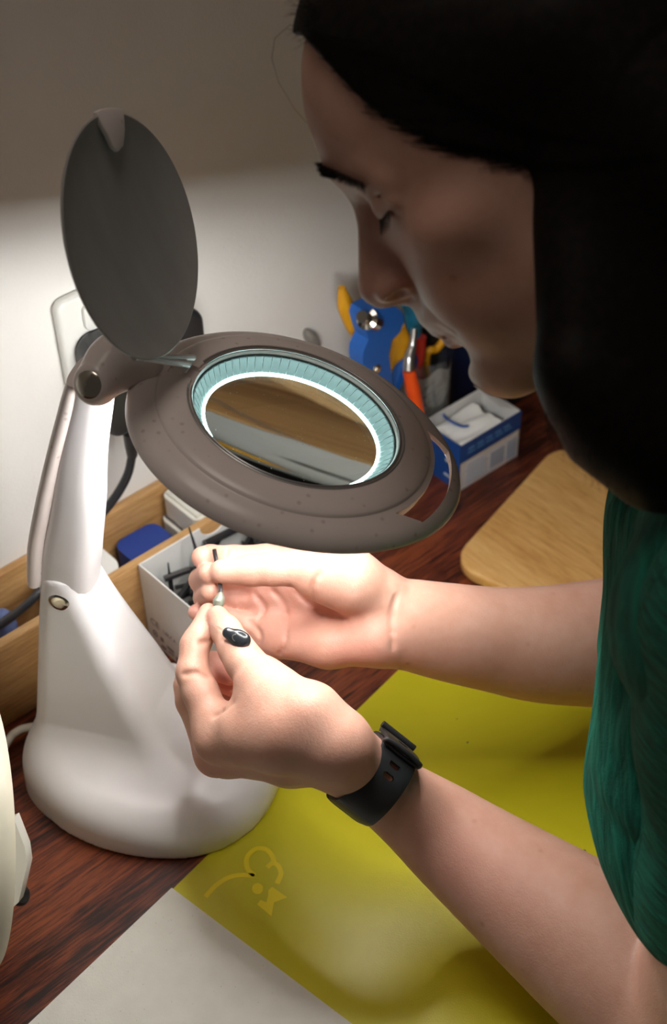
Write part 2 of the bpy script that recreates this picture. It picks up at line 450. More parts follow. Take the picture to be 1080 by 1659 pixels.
stroke(bm, [p[:2] for p in smooth_path([np.append(zc(*q), 0) for q in ((160,555), (250,460), (350,400), (450,382), (550,388))], 10)], .0034)
stroke(bm, [p[:2] for p in smooth_path([np.append(zc(*q), 0) for q in ((550,388), (495,330), (492,240), (560,175), (640,178), (690,230), (705,280))], 10)], .0034)
stroke(bm, [p[:2] for p in smooth_path([np.append(zc(*q), 0) for q in ((650,322), (690,290), (735,305), (760,370), (730,450))], 10)], .0034)
vs = [bm.verts.new((*zc(575+44*cos(2*pi*i/24), 490+44*sin(2*pi*i/24)), .00018)) for i in range(24)]; bm.faces.new(vs)
vs = [bm.verts.new((*zc(*q), .00018)) for q in ((690,475), (810,560), (705,600), (685,710), (570,615), (600,580), (645,600), (660,540), (660,505))]; bm.faces.new(vs)
for v in bm.verts: v.co.z = .0012+.00018
put('print', bm, M['mat_print'], mat_o, smooth=False)
for x, y, r in ((757,1203,.0007), (946,1379,.0011), (740,1165,.0004)):
    bm = nb(); c = onz(x, y, .0012); box(bm, (c[0], c[1], .0014), (r*2, r*1.3, .0004)); put('speck', bm, M['speck'], mat_o)
PX = nz(onz(570, 1659, .002)-onz(280, 1440, .002)); pc = onz(278, 1438, .0019)
pf = frame(pc, PX, np.array([-PX[1], PX[0], 0]))
bm = nb(); prism(bm, rrect(.32, .22, .0006, 3, .16, -.11), -.0006, 0.0, pf)
tag(put('paper_sheet', bm, M['paper'], smooth=False), 'white speckled paper sheet lying over the corner of the yellow mat', 'paper')

# ================================================================== magnifier lamp
LB = np.array([.335, .600, 0.0]); lu = nz(np.array([.533, -.846, 0])); lw = np.array([-lu[1], lu[0], 0])
lamp = empty('magnifier_lamp', LB, atan2(lu[1], lu[0]), 'white table magnifier lamp with round lit lens and flip-up cover', 'lamp')
def LP(s, w, z): return LB + lu*s + lw*w + np.array([0, 0, z])
lamp_m = frame(LB, lu, lw)
ax_l = [lu, lw, np.array([0, 0, 1.0])]
# base and column: one moulding
h = .0014
fb = Field((LB[0]-.17, LB[1]-.17, -.004), (LB[0]+.17, LB[1]+.17, .23), h)
def base_fn(X, Y, Z):
    x, y = X-LB[0], Y-LB[1]
    s = x*lu[0]+y*lu[1] - .012; w = x*lw[0]+y*lw[1] + .004
    # footprint: rounded oblong
    a, b_ = .088, .0765
    rr = ((np.abs(s)/a)**2.2 + (np.abs(w)/b_)**2.2 + 1e-9)**(1/2.2)
    dist = (rr-1)*.088
    top = .043 - .010*np.clip((s+.02)/.10, 0, 1) - .006*np.clip(rr, 0, 1.2)**2
    e = .020                                              # edge rounding
    qx = np.maximum(dist + e, 0); qz = np.maximum(Z-top+e, 0)
    return np.maximum(np.sqrt(qx*qx+qz*qz)-e + np.minimum(np.maximum(dist+e, Z-top+e), 0)*.5, -(Z-.0015))
fb.add(base_fn, (LB[0]-.13, LB[1]-.13, 0), (LB[0]+.13, LB[1]+.13, .06), 0)
def prof2(z, zs, vs): return np.interp(z, zs, vs)
def col_fn(X, Y, Z):
    x, y = X-LB[0], Y-LB[1]
    s = x*lu[0]+y*lu[1]; w = x*lw[0]+y*lw[1]
    zz = np.broadcast_to(Z, (1, 1, Z.shape[2]))
    back = prof2(zz, [0, .023, .06, .11, .15, .18, .21], [-.070, -.068, -.064, -.057, -.052, -.047, -.042]).astype(np.float32)
    front = prof2(zz, [.02, .035, .05, .075, .10, .13, .16, .187, .2], [.062, .045, .033, .020, .011, .000, -.010, -.018, -.021]).astype(np.float32)
    hw = prof2(zz, [0, .04, .10, .15, .19], [.041, .038, .031, .024, .020]).astype(np.float32)
    mid = (back+front)/2; hs = (front-back)/2; r = .013
    qs = np.abs(s-mid)-hs+r; qw = np.abs(w)-hw+r
    d2 = np.sqrt(np.maximum(qs, 0)**2+np.maximum(qw, 0)**2)+np.minimum(np.maximum(qs, qw), 0)-r
    # rounded top around the pivot
    cs, cz = -.031, .170
    top = np.where(Z > cz, np.sqrt((s-cs)**2*.85+(Z-cz)**2)-.0205, -1)
    return np.maximum(d2, np.maximum(top, -Z+.002))*.8
fb.add(col_fn, (LB[0]-.09, LB[1]-.09, 0), (LB[0]+.09, LB[1]+.09, .205), .030)
V, Fc = fb.mesh(); V = relax(V, Fc, 3); mesh_np('base', V, Fc, M['white_plastic'], lamp)
# arm: a curved bar rising from the pivot to the head joint
def bar(bm, spine, hs, hw, w0=0.0, n=28, e=3.2):
    """superelliptic bar; spine of (s, z), half sizes along the lamp plane and across it"""
    P = smooth_path([np.array([s, 0, z]) for s, z in spine], 8); K = len(P)
    rings = []
    for i, p in enumerate(P):
        t = nz(P[min(i+1, K-1)]-P[max(i-1, 0)]); nn = np.array([t[2], 0, -t[0]]); f = i/(K-1)
        a = np.interp(f, np.linspace(0, 1, len(hs)), hs); b_ = np.interp(f, np.linspace(0, 1, len(hw)), hw); rg = []
        for j in range(n):
            th = 2*pi*j/n; cc, ss = cos(th), sin(th)
            k = (abs(cc)**e+abs(ss)**e)**(-1/e)
            q = p + nn*a*k*cc; rg.append(bm.verts.new(LP(q[0], w0+b_*k*ss, q[2])))
        rings.append(rg)
    for i in range(K-1):
        for j in range(n): bm.faces.new((rings[i][j], rings[i][(j+1) % n], rings[i+1][(j+1) % n], rings[i+1][j]))
    bm.faces.new(rings[0][::-1]); bm.faces.new(rings[-1])
bm = nb(); bar(bm, [(-.033, .176), (-.0265, .205), (-.0160, .245), (-.0075, .285), (.0055, .330), (.009, .345)], [.0185, .0180, .0155, .0135, .0110, .0100], [.018, .018, .017, .016, .014, .013])
put('arm', bm, M['white_plastic'], lamp)
bm = nb(); bar(bm, [(-.0485, .183), (-.0425, .215), (-.0315, .252), (-.0190, .290), (-.0045, .331), (0.000, .346)], [.0065, .0065, .0063, .006, .006, .0045], [.0212, .0214, .0204, .0184, .0156, .014], e=2.6)
put('arm_back_cover', bm, M['lamp_top'], lamp)
def cap_disc(name, s, w, z, r, ax, dome=.35, mat='chrome'):
    bm = nb(); prof = [(1e-5, r*dome), (r*.35, r*dome*.93), (r*.65, r*dome*.72), (r*.88, r*dome*.38), (r*.97, r*dome*.12), (r, -.002), (r, -.008), (1e-5, -.008)]
    lathe(bm, prof, 40); z_ = nz(ax); x_ = nz(np.cross([0,0,1.0], z_)); y_ = np.cross(z_, x_); m4 = Matrix.Identity(4)
    o = LP(s, w, z)
    for i in range(3): m4[i][0], m4[i][1], m4[i][2], m4[i][3] = x_[i], y_[i], z_[i], o[i]
    put(name, bm, M[mat], lamp, xf=m4)
cap_disc('pivot_cap', -.0310, -.0205, .1735, .0078, -lw, .28)
# head joint: barrel and neck
dn = nz(np.array([.25, -.18, .951])); dc = D(480.6, 673.0, .8228)
du = nz(onpl(705, 770, dc, dn)-onpl(275, 595, dc, dn)); dw = np.cross(dn, du)
disc_m = Matrix.Identity(4)
for i in range(3): disc_m[i][0], disc_m[i][1], disc_m[i][2], disc_m[i][3] = du[i], dw[i], dn[i], dc[i]
def DP(r, a, hh): return dc + du*r*cos(a) + dw*r*sin(a) + dn*hh
jc = D(150, 622, .806)                                   # near end of the barrel
fj = Field(jc-.06, jc+.09, .0010)
neck_end = dc - du*.088 - dn*.008
jb = jc + lw*.026 + lu*.004
cap_ax = nz(-lw*.80 + np.array([0, 0, .45]) - lu*.10)
fj.add(*capsule(jc - cap_ax*.004, jb, .0125, .0135), 0)
fj.add(*capsule(jb - lw*.006, neck_end - dw*.004, .0130, .0105), .010)
def trim(X, Y, Z): return -((X-jc[0])*cap_ax[0]+(Y-jc[1])*cap_ax[1]+(Z-jc[2])*cap_ax[2]-.0045)
fj.sub(trim, jc-.03, jc+.03, .002)
V, Fc = fj.mesh(); V = relax(V, Fc, 2); mesh_np('head_joint', V, Fc, M['lamp_top'], lamp)
q = jc + cap_ax*.0035 - LB
cap_disc('pivot_cap', q @ lu, q @ lw, q[2], .0086, cap_ax, .30)
# head housing (lens-shaped ring) with the handle opening
def rf(r, a):
    a = (a+pi) % (2*pi)-pi
    k = math.exp(-(a/.62)**2)*.0085
    return r + k*max(0, min(1, (r-.0795)/.012))
prof = [(.0585,-.0035), (.0588,-.0008), (.0594,.0002), (.0602,.0004), (.0606,-.0008), (.0612,-.0008), (.0616,.0005), (.0624,.0008), (.0650,.0008), (.0700,.0002), (.0750,-.0010), (.0780,-.0023), (.0788,-.0030), (.0793,-.0042), (.0803,-.0047), (.0840,-.0056), (.0885,-.0078), (.0915,-.0104), (.0933,-.0140), (.0931,-.0162), (.0920,-.0168), (.0908,-.0160), (.0895,-.0128), (.0865,-.0098), (.0820,-.0078), (.0740,-.0048), (.0640,-.0034)]
bm = nb(); lathe(bm, prof, 192, closed=True, rfun=rf); bmesh.ops.recalc_face_normals(bm, faces=bm.faces)
me = bpy.data.meshes.new('tmp_housing'); bm.to_mesh(me); bm.free(); ob = bpy.data.objects.new('tmp_housing', me); COL.objects.link(ob)
pts = [(.0935*cos(t), .0935*sin(t)) for t in np.linspace(-.40, .40, 24)]
e0 = [(.0880+.0075*cos(t), .0) for t in ()]
inner = [(.0825*cos(t), .0825*sin(t)) for t in np.linspace(.54, -.54, 30)]
bm = nb(); prism(bm, pts+inner, -.06, .06); bmesh.ops.recalc_face_normals(bm, faces=bm.faces)
mc = bpy.data.meshes.new('tmp_cut'); bm.to_mesh(mc); bm.free(); oc = bpy.data.objects.new('tmp_cut', mc); COL.objects.link(oc)
# hinge notch in the rim of the recess
md = ob.modifiers.new('b', 'BOOLEAN'); md.operation = 'DIFFERENCE'; md.object = oc; md.solver = 'EXACT'
bm = nb(); box(bm, (-.0675, 0, .004), (.016, .012, .012)); mh = bpy.data.meshes.new('tmp_cut2'); bm.to_mesh(mh); bm.free(); oh = bpy.data.objects.new('tmp_cut2', mh); COL.objects.link(oh)
md = ob.modifiers.new('c', 'BOOLEAN'); md.operation = 'DIFFERENCE'; md.object = oh; md.solver = 'EXACT'
bpy.context.view_layer.update()
dg = bpy.context.evaluated_depsgraph_get(); ev = bpy.data.meshes.new_from_object(ob.evaluated_get(dg))
for o_ in (ob, oc, oh): bpy.data.objects.remove(o_)
bm = nb(); bm.from_mesh(ev); put('head_housing', bm, M['lamp_top'], lamp, xf=disc_m)
# wall closing the lamp body towards the handle opening
bm = nb(); W_ = []
for t in np.linspace(-.75, .75, 40):
    W_.append([bm.verts.new(DP(r_, t, h_)) for r_, h_ in ((.0795,-.0062), (.0815,-.0068), (.0812,-.0132), (.0795,-.0132))])
for A, B in zip(W_[:-1], W_[1:]):
    for i in range(4): bm.faces.new((A[i], A[(i+1) % 4], B[(i+1) % 4], B[i]))
bm.faces.new(W_[0]); bm.faces.new(W_[-1][::-1]); put('inner_wall', bm, M['lamp_top'], lamp)
# trim ring
bm = nb(); g0, g1 = radians(192), radians(528)
for rr, hh in ((.0600, .0008), (.0622, .0011)):
    tube(bm, [DP(rr, t, hh) for t in np.linspace(g0, g1, 150)], .00055, 8)
put('trim_ring', bm, M['ring_metal'], lamp)
# ribbed diffuser cone, tube, glass
bm = nb(); nn = 360; rA, hA, rB, hB = .0583, -.0020, .0512, -.0112; RR = []
for k in range(7):
    f = k/6; rg = []
    for i in range(nn):
        a = 2*pi*i/nn; rib = 0.0
        rr = rA+(rB-rA)*f - rib*(1-.3*f); rg.append(bm.verts.new((rr*cos(a), rr*sin(a), hA+(hB-hA)*f)))
    RR.append(rg)
rg = [bm.verts.new((.0595*cos(2*pi*i/nn), .0595*sin(2*pi*i/nn), hA-.0006)) for i in range(nn)]; RR.insert(0, rg)
for A, B in zip(RR[:-1], RR[1:]):
    for i in range(nn): bm.faces.new((A[i], A[(i+1) % nn], B[(i+1) % nn], B[i]))
bm.transform(disc_m)
ribs = nb()
for k in range(66):
    a = 2*pi*k/66; tube(ribs, [DP(rA-.0002-(rA-rB)*f, a+.03*f, hA+(hB-hA)*f+.0002) for f in (.06, .5, 1.0)], [.00018, .00022, .00026], 6)
put('ribs', ribs, M['rib'], lamp)
put('ribbed_diffuser', bm, M['diffuser'], lamp)
bm = nb(); tube(bm, [DP(.0705, t, -.0098) for t in np.linspace(0, 2*pi, 129)], .0036, 12); put('light_tube', bm, M['tube'], lamp)
bm = nb(); lathe(bm, [(.0500,-.0132), (.0514,-.0132), (.0514,-.0098), (.0500,-.0098)], 128, closed=True); put('lens_rim_glow', bm, M['rim_glow'], lamp, xf=disc_m)
bm = nb(); rl, sag = .0498, .0036; prof = [(1e-6, -.0111+sag)]
for k in range(1, 25): r_ = rl*k/24; prof.append((r_, -.0111+sag*(1-(k/24)**2)+.0006))
for k in range(24, 0, -1): r_ = rl*k/24; prof.append((r_, -.0111-sag*(1-(k/24)**2)-.0006))
prof.append((1e-6, -.0111-sag)); prof[0] = (1e-6, -.0111+sag+.0006); prof[-1] = (1e-6, -.0111-sag-.0006)
lathe(bm, prof, 96); lens = put('lens', bm, M['lens'], lamp, xf=disc_m)
for p in lens.data.polygons: p.use_smooth = True
bm = nb()
for _ in range(170):
    rr = .047*sqrt(random.random()); a = random.random()*2*pi; hh = -.0111+sag*(1-(rr/rl)**2)+.0007; e = random.choice((.00010,.00014,.0002,.0003))
    p = DP(rr, a, hh); bmesh.ops.create_icosphere(bm, subdivisions=1, radius=e, matrix=Matrix.Translation(p))
tag(put('dust_specks', bm, M['dust'], lens), kind='stuff')
# flip-up cover
cn = nz(.905*R + .06*U - .43*F); cc = D(210, 386, .766)
cu = nz(U - cn*(U @ cn) - R*.0); cu = nz(cu - R*.155 + cn*(.155*(R @ cn))); cu = nz(cu-cn*(cu @ cn)); cv = np.cross(cn, cu)
cov_m = Matrix.Identity(4)
for i in range(3): cov_m[i][0], cov_m[i][1], cov_m[i][2], cov_m[i][3] = cu[i], cv[i], cn[i], cc[i]
bm = nb()
lathe(bm, [(1e-6,-.0075), (.020,-.0070), (.040,-.0050), (.054,-.0022), (.0605,.0004), (.0630,.0022), (.0634,.0032), (.0628,.0036), (.0618,.0032), (.0585,.0010), (.050,-.0014), (.040,-.0032), (.020,-.0052), (1e-6,-.0057)], 120)
cover = put('lens_cover', bm, M['cover_plastic'], lamp, xf=cov_m)
bm = nb(); tp = [(.0655*cos(t), .0655*sin(t)) for t in np.linspace(.02, .42, 14)] + [(.058*cos(.40), .058*sin(.40)), (.050, .0185), (.044, .0135), (.0425, .0095), (.046, .0045), (.055, .0015)]
prism(bm, tp, .0010, .0042, cov_m); put('finger_tab', bm, M['lamp_top'], cover, bevel=.0008)
hb = dc - du*.0665 + dn*.002
bm = nb()
for sgn in (-1, 1):
    tube(bm, [hb + dw*sgn*.0042, hb + dw*sgn*.0042 + dn*.005 + du*.001, cc - cu*.0615 + cv*sgn*.0040 - cn*.001], [.0016, .0018, .0020], 8)
tube(bm, [hb - dw*.0050 + dn*.001, hb + dw*.0050 + dn*.001], .0013, 10)
put('hinge', bm, M['lamp_top'], lamp)

# ================================================================== wooden tray along the wall and what is in it
OY, OH = .696, .078
tray = empty('desk_tray', (.32, .73, 0), 0, 'long light oak desk tray standing against the wall behind the lamp', 'tray')
bm = nb(); box(bm, (.35, OY+.004, OH/2), (.54, .008, OH)); put('front_panel', bm, M['oak'], tray, bevel=.0012)
bm = nb(); box(bm, (.35, .7605, OH/2), (.54, .008, OH)); put('back_panel', bm, M['oak'], tray, bevel=.0012)
bm = nb(); box(bm, (.35, .7305, .004), (.53, .0515, .008)); put('bottom_panel', bm, M['oak'], tray)
for x in (.624, .076):
    bm = nb(); box(bm, (x, .7305, OH/2), (.008, .0515, OH)); put('end_panel', bm, M['oak'], tray, bevel=.0012)
# things in the tray
def rbox(name, c, s, r, mat, parent=None, rotz=0, bev=.002, label=None, cat=None, group=None):
    bm = nb(); prism(bm, rrect(s[0], s[1], r, 6), -s[2]/2, s[2]/2)
    o = put(name, bm, M[mat] if isinstance(mat, str) else mat, parent, bevel=bev, xf=Matrix.Translation(Vector(c)) @ Matrix.Rotation(rotz, 4, 'Z'))
    return tag(o, label, cat, group)
rbox('plastic_box', (.4425, .7300, .0305), (.040, .044, .044), .009, 'blue_plastic', None, 0, .003, 'small dark blue plastic box lying in the oak tray', 'box')
zt = .0082
for i, lab in enumerate(('off-white flat case at the bottom of the stack in the tray', 'off-white flat case in the middle of the stack in the tray', 'off-white flat case with ridged edge on top of the tray stack')):
    t = .0225; xl = .4660+.0035*i; xr = .5005
    cs = empty('plastic_case', ((xl+xr)/2, .731, zt), 0, lab, 'case', 'off-white cases stacked in the tray')
    rbox('shell', ((xl+xr)/2, .7305, zt+t/2-.0010), (xr-xl, .046, t-.0034), .007, 'off_white', cs, 0, .003)
    bm = nb(); box(bm, ((xl+xr)/2, .7305, zt+t-.0014), (xr-xl-.006, .040, .0028)); put('seam', bm, M['seam'] if i < 2 else M['off_white'], cs)
    zt += t
top = zt
bm = nb()
for k in range(7): box(bm, (.4845+.0016*k, .722, top+.0003), (.0007, .018, .0006))
put('ridge', bm, M['off_white'], cs)
# white rounded item behind the arm, blue knob and cable at the left
rbox('white_pad', (.379, .7300, .039), (.052, .046, .062), .014, 'white_card', None, 0, .004, 'white rounded plastic block in the tray right behind the lamp column', 'block')
bm = nb(); c = onz(36, 1032, .070); lathe(bm, [(1e-5,.010), (.006,.009), (.0095,.004), (.010,-.004), (.010,-.055), (1e-5,-.055)], 24, xf=Matrix.Translation(Vector((c[0], .728, .0640))))
tag(put('bottle_cap', bm, M['grey_blue']), 'dull blue round cap peeping over the tray front, left of lamp', 'cap')
bm = nb(); tube(bm, smooth_path([np.array([.262, .722, .014]), np.array([.275, .724, .060]), np.array([.292, .722, .072]), np.array([.303, .728, .062]), np.array([.315, .735, .014])], 8), .005, 10)
tag(put('black_strap', bm, M['black_rubber']), 'black strap lying in the tray at its left, beside blue cap', 'strap')

# white carton in front of the tray
CB = onz(248, 1045, 0); CH = .080; cxl, cyl = .130, .073
ct = empty('carton', (CB[0]+cxl/2, CB[1]-cyl/2, 0), 0, 'open white carton full of black sticks, standing before the oak tray', 'carton')
x0, y1 = CB[0]+.002, OY-.0015; x1, y0 = x0+cxl, y1-cyl; th = .0012
def panel(name, c, s, mat='white_card'):
    bm = nb(); box(bm, c, s); return put(name, bm, M[mat], ct, smooth=False)
left = panel('side_panel', (x0+th/2, (y0+y1)/2, CH/2+.0004), (th, cyl, CH))
panel('side_panel', (x1-th/2, (y0+y1)/2, CH/2+.0004), (th, cyl, CH))
panel('front_panel', ((x0+x1)/2, y0+th/2, CH/2+.0004), (cxl-2*th, th, CH))
# back panel has a half-round finger notch
bm = nb(); nx = .069; pl = [(0, 0), (cxl-2*th, 0), (cxl-2*th, CH), (nx+.013, CH)] + [(nx+.013*cos(t), CH-.012*sin(t)) for t in np.linspace(.1, pi-.1, 14)] + [(nx-.013, CH), (0, CH)]
prism(bm, pl, 0, th, Matrix(((1,0,0,x0+th), (0,0,-1,y1), (0,1,0,.0004), (0,0,0,1)))); put('back_panel', bm, M['white_card_in'], ct, smooth=False)
panel('bottom_panel', ((x0+x1)/2, (y0+y1)/2, .0011), (cxl-2*th, cyl-2*th, .0012))
bm = nb(); box(bm, (x0+.050, y1-th-.0005, CH/2), (.0010, .0012, CH-.006)); put('fold_line', bm, M['pale_print'], ct)
# printed marks on the left side (CE-like approval marks)
def text_obj(name, s, size, m4, mat, parent, ext=.00008):
    cu_ = bpy.data.curves.new(name, 'FONT'); cu_.body = s; cu_.size = size; cu_.extrude = ext; cu_.resolution_u = 3
    t_ = bpy.data.objects.new(name, cu_); COL.objects.link(t_); bpy.context.view_layer.update()
    me_ = bpy.data.meshes.new_from_object(t_.evaluated_get(bpy.context.evaluated_depsgraph_get())); bpy.data.objects.remove(t_)
    me_.transform(m4)
    if parent is not None: me_.transform(world_of(parent).inverted())
    o = link(name, me_, mat, parent); return o
mk = Matrix(((0,0,-1,x0-.00012), (-1,0,0,y1-.004), (0,1,0,.0004), (0,0,0,1)))
text_obj('printed_marks', 'CE', .0095, mk @ Matrix.Translation((.0015,.0225,0)), M['grey_print'], left)
text_obj('printed_marks', 'UKCA', .0060, mk @ Matrix.Translation((.0175,.0225,0)), M['grey_print'], left)
bm = nb(); lathe(bm, [(.0022,0), (.0032,0), (.0032,.0002), (.0022,.0002)], 24, closed=True, xf=mk @ Matrix.Translation((.006,.0135,0)))
box(bm, (0,0,0), (.0052,.0012,.0002), mk @ Matrix.Translation((.006,.0135,0)) @ Matrix.Rotation(.8,4,'Z'))
for xx, yy, w_, h_ in ((.0145,.0130,.004,.0045), (.0155,.0050,.006,.003), (.0245,.0100,.009,.0028), (.0250,.0058,.007,.0016), (.036,.0050,.010,.005)): box(bm, (0,0,0), (w_,h_,.0002), mk @ Matrix.Translation((xx,yy,0)))
put('printed_symbol', bm, M['grey_print'], left, smooth=False)
# black sticks: one prototype pen-like stick, copied
def stick(name, a, b_, r, label, grp, cat='stick'):
    a = np.asarray(a, float); b_ = np.asarray(b_, float); dd = nz(b_-a); Ln = np.linalg.norm(b_-a)
    root = empty(name, a, 0, label, cat, grp)
    bm = nb(); tube(bm, [a, a+dd*Ln*.72, a+dd*Ln*.74], [r, r, r*.7], 8); put('shaft', bm, M['black_plastic'], root)
    bm = nb(); tube(bm, [a+dd*Ln*.745, a+dd*Ln*.80, b_], [r*.85, r*.6, r*.25], 8); put('tip', bm, M['black_plastic'], root)
    return root
t_, b_ = onY(306, 854, .684), onY(322, 906, .672); stick('cleaning_stick', b_ - (t_-b_)*((b_[2]-.012)/max(.001,(t_-b_)[2])), t_, .0024, 'black pointed stick sticking up tallest from the white carton', None)
a_ = onz(271, 936, .066); stick('cleaning_stick', a_ + np.array([.002,0,-.05]), onz(272, 912, .078), .0019, 'short black stick standing upright near the corner of the white carton', None)
stick('cleaning_stick', onz(266, 938, .066), onz(322, 917, .068), .0026, 'thick black stick lying across the carton towards her fingertips', None)
k_ = 0
rs = random.Random(3)
for i in range(64):
    px_ = x0+.030+rs.random()*(cxl-.045); py_ = y0+.010+rs.random()*(cyl-.018); zz = .016+.056*(i/64)
    ang = rs.uniform(-.5, .9) if i % 3 else rs.uniform(1.2, 2.2); ln = rs.uniform(.045, .075)
    d_ = np.array([cos(ang), sin(ang), rs.uniform(-.12, .12)]); p_ = np.array([px_, py_, zz])
    a_, b_ = p_-d_*ln/2, p_+d_*ln/2
    for q_ in (a_, b_): q_[0] = min(max(q_[0], x0+.006), x1-.006); q_[1] = min(max(q_[1], y0+.006), y1-.007)
    bm = nb(); r_ = rs.uniform(.0018, .0034); tube(bm, [a_, a_+(b_-a_)*.75, b_], [r_, r_, r_*.45], 7)
    tag(put('cleaning_stick', bm, M['black_plastic']), 'black plastic stick in the jumbled pile inside the white carton', 'stick', 'black sticks piled in the carton')

# ================================================================== socket, plugs, cable
so = empty('wall_socket', onY(140, 560, WALL_Y), 0, 'white wall socket with rounded corners behind the lamp joint', 'socket')
pTL, pBL = onY(79, 487, WALL_Y), onY(104, 634, WALL_Y); sw, sh = .086, abs(pTL[2]-pBL[2])
scx, scz = (pTL[0]+pBL[0])/2+sw/2, (pTL[2]+pBL[2])/2
sm = Matrix(((1,0,0,scx), (0,0,-1,WALL_Y), (0,1,0,scz), (0,0,0,1)))
bm = nb(); prism(bm, rrect(sw, sh, .008, 6), 0, .009, sm); put('face_plate', bm, M['switch_white'], so, bevel=.0035, seg=3)
rk = onY(148, 510, WALL_Y-.010)
bm = nb(); prism(bm, rrect(.014, .022, .006, 6, rk[0]-scx, rk[2]-scz), .009, .0125, sm); put('rocker_switch', bm, M['switch_white'], so, bevel=.001)
pl = empty('power_adapter', (.465, .74, .21), 0, 'black power adapter plugged into the wall socket, with hanging cable', 'plug')
bm = nb(); prism(bm, rrect(.092, .076, .014, 8), .0093, .042, Matrix(((1,0,0,.465), (0,0,-1,WALL_Y), (0,1,0,.210), (0,0,0,1)))); put('body', bm, M['black_plastic'], pl, bevel=.005, seg=3)
pA, pB = onY(212, 700, .735), onY(214, 738, .737)
bm = nb(); tube(bm, [pA, (pA+pB)/2, pB], [.0062, .0055, .0040], 10); put('strain_relief', bm, M['black_rubber'], pl)
bm = nb(); tube(bm, smooth_path([pB, onY(207, 768, .738), onY(190, 800, .740), onY(165, 832, .742), onY(120, 880, .742), onY(85, 930, .738), onY(48, 975, .730), onY(0, 1012, .715), onY(-60, 1050, .705)], 8), .0034, 10)
put('cable', bm, M['black_cable'], pl)
bm = nb(); tube(bm, smooth_path([onz(-40, 1290, .004), onz(10, 1205, .010), onz(28, 1185, .014), onz(50, 1178, .012), onz(95, 1172, .010)], 8), .0030, 10)
tag(put('appliance_cord', bm, M['off_white']), 'white lead arching over the desk between the lamp base and the round appliance', 'lead')  # power cord of the round appliance, as its own object
bm = nb(); q = onY(506, 549, WALL_Y-.004); lathe(bm, [(1e-5,.006), (.004,.005), (.0065,.001), (.0065,-.003), (1e-5,-.003)], 20, xf=Matrix.Translation(Vector(q)) @ Matrix.Rotation(radians(90),4,'X') @ Matrix.Rotation(.5,4,'Z') @ Matrix.Diagonal((.8,1.9,1,1)))
hk = tag(put('wall_hook', bm, M['hook_grey']), 'small grey hook on the white wall just above the lens rim', 'hook')

# ================================================================== tool pot
pot = onz(672, 700, 0); pot = np.array([.733, .7285, 0])
tp_ = empty('tool_pot', pot, 0, 'clear plastic pot with a printed sheet inside, holding tools', 'pot')
bm = nb(); lathe(bm, [(1e-5,.001), (.028,.001), (.030,.004), (.0315,.098), (.032,.100), (.0305,.100), (.030,.098), (.0285,.005), (1e-5,.004)], 48, xf=Matrix.Translation(Vector(pot)))
put('pot_wall', bm, M['clear_plastic'], tp_)
bm = nb(); vv = []
for i in range(21):
    a = radians(-226+ i*9); vv.append((bm.verts.new((pot[0]+.0268*cos(a), pot[1]+.0268*sin(a), .007)), bm.verts.new((pot[0]+.0280*cos(a), pot[1]+.0280*sin(a), .088+.004*sin(i)))))
for i in range(20): bm.faces.new((vv[i][0], vv[i+1][0], vv[i+1][1], vv[i][1]))
bmesh.ops.solidify(bm, geom=list(bm.faces), thickness=.0004)
sheet = put('printed_sheet', bm, M['white_card'], tp_)
bm = nb()
for k in range(7):
    for j in range(4):
        a0 = radians(-160+j*24+k*2); a1 = a0+radians(15)
        p_ = [(pot[0]+(.0271+.0012*(k/8))*cos(a), pot[1]+(.0271+.0012*(k/8))*sin(a), .014+k*.010+.0015*t_) for t_, a in enumerate(np.linspace(a0, a1, 5))]
        tube(bm, p_, .0006, 6)
put('handwriting', bm, M['grey_print'], sheet)
def yplane(x, y, Y): return onY(x, y, Y)
def poly_tool(name, pts, rad, mat, parent, n=12):
    bm = nb(); P = smooth_path(pts, 8); rr = np.interp(np.linspace(0, 1, len(P)), np.linspace(0, 1, len(rad)), rad); tube(bm, P, list(rr), n); return put(name, bm, M[mat], parent)
Yt = .712
pr = empty('pliers', yplane(640, 640, Yt), 0, 'pliers with two splayed yellow grips standing in the tool pot', 'pliers')
poly_tool('yellow_grip', [yplane(553, 466, .730), yplane(560, 495, .729), yplane(574, 525, .727), yplane(592, 556, .724), yplane(600, 580, .722)], [.0030, .0070, .0078, .0070, .0040], 'tool_yellow', pr)
poly_tool('yellow_grip', [yplane(648, 528, .720), yplane(650, 550, .720), yplane(644, 576, .720), yplane(634, 598, .721)], [.0040, .0078, .0074, .0040], 'tool_yellow', pr)
poly_tool('jaw', [yplane(600, 580, .730), np.array([pot[0]-.018, pot[1]+.016, .104]), np.array([pot[0]-.004, pot[1]+.015, .014])], [.0040, .0060, .0030], 'steel', pr)
pn = empty('hole_punch', yplane(610, 620, .700), 0, 'blue hand punch with steel knob leaning in the tool pot', 'punch')
P_ = [(592,505), (612,495), (640,497), (651,505), (655,520), (648,538), (634,552), (630,575), (633,600), (636,640), (640,690), (600,690), (594,620), (587,585), (588,570), (597,550), (592,535), (588,518)]
bm = nb(); Yp = .692; fr = [yplane(x, y, Yp) for x, y in P_]
va = [bm.verts.new(p_) for p_ in fr]; vb = [bm.verts.new(p_ + np.array([0,.016,0])) for p_ in fr]
bm.faces.new(va); bm.faces.new(vb[::-1])
for i in range(len(va)): bm.faces.new((va[i], va[(i+1) % len(va)], vb[(i+1) % len(va)], vb[i]))
put('blue_body', bm, M['tool_blue'], pn, bevel=.004, seg=3)
poly_tool('lower_handle', [yplane(618, 676, Yp+.008), np.array([pot[0]-.022, pot[1]-.012, .105]), np.array([pot[0]-.008, pot[1]-.012, .014])], [.0065, .0055, .0050], 'tool_blue', pn)
a0, a1 = yplane(604, 521, Yp+.004), yplane(586, 513, Yp-.004)
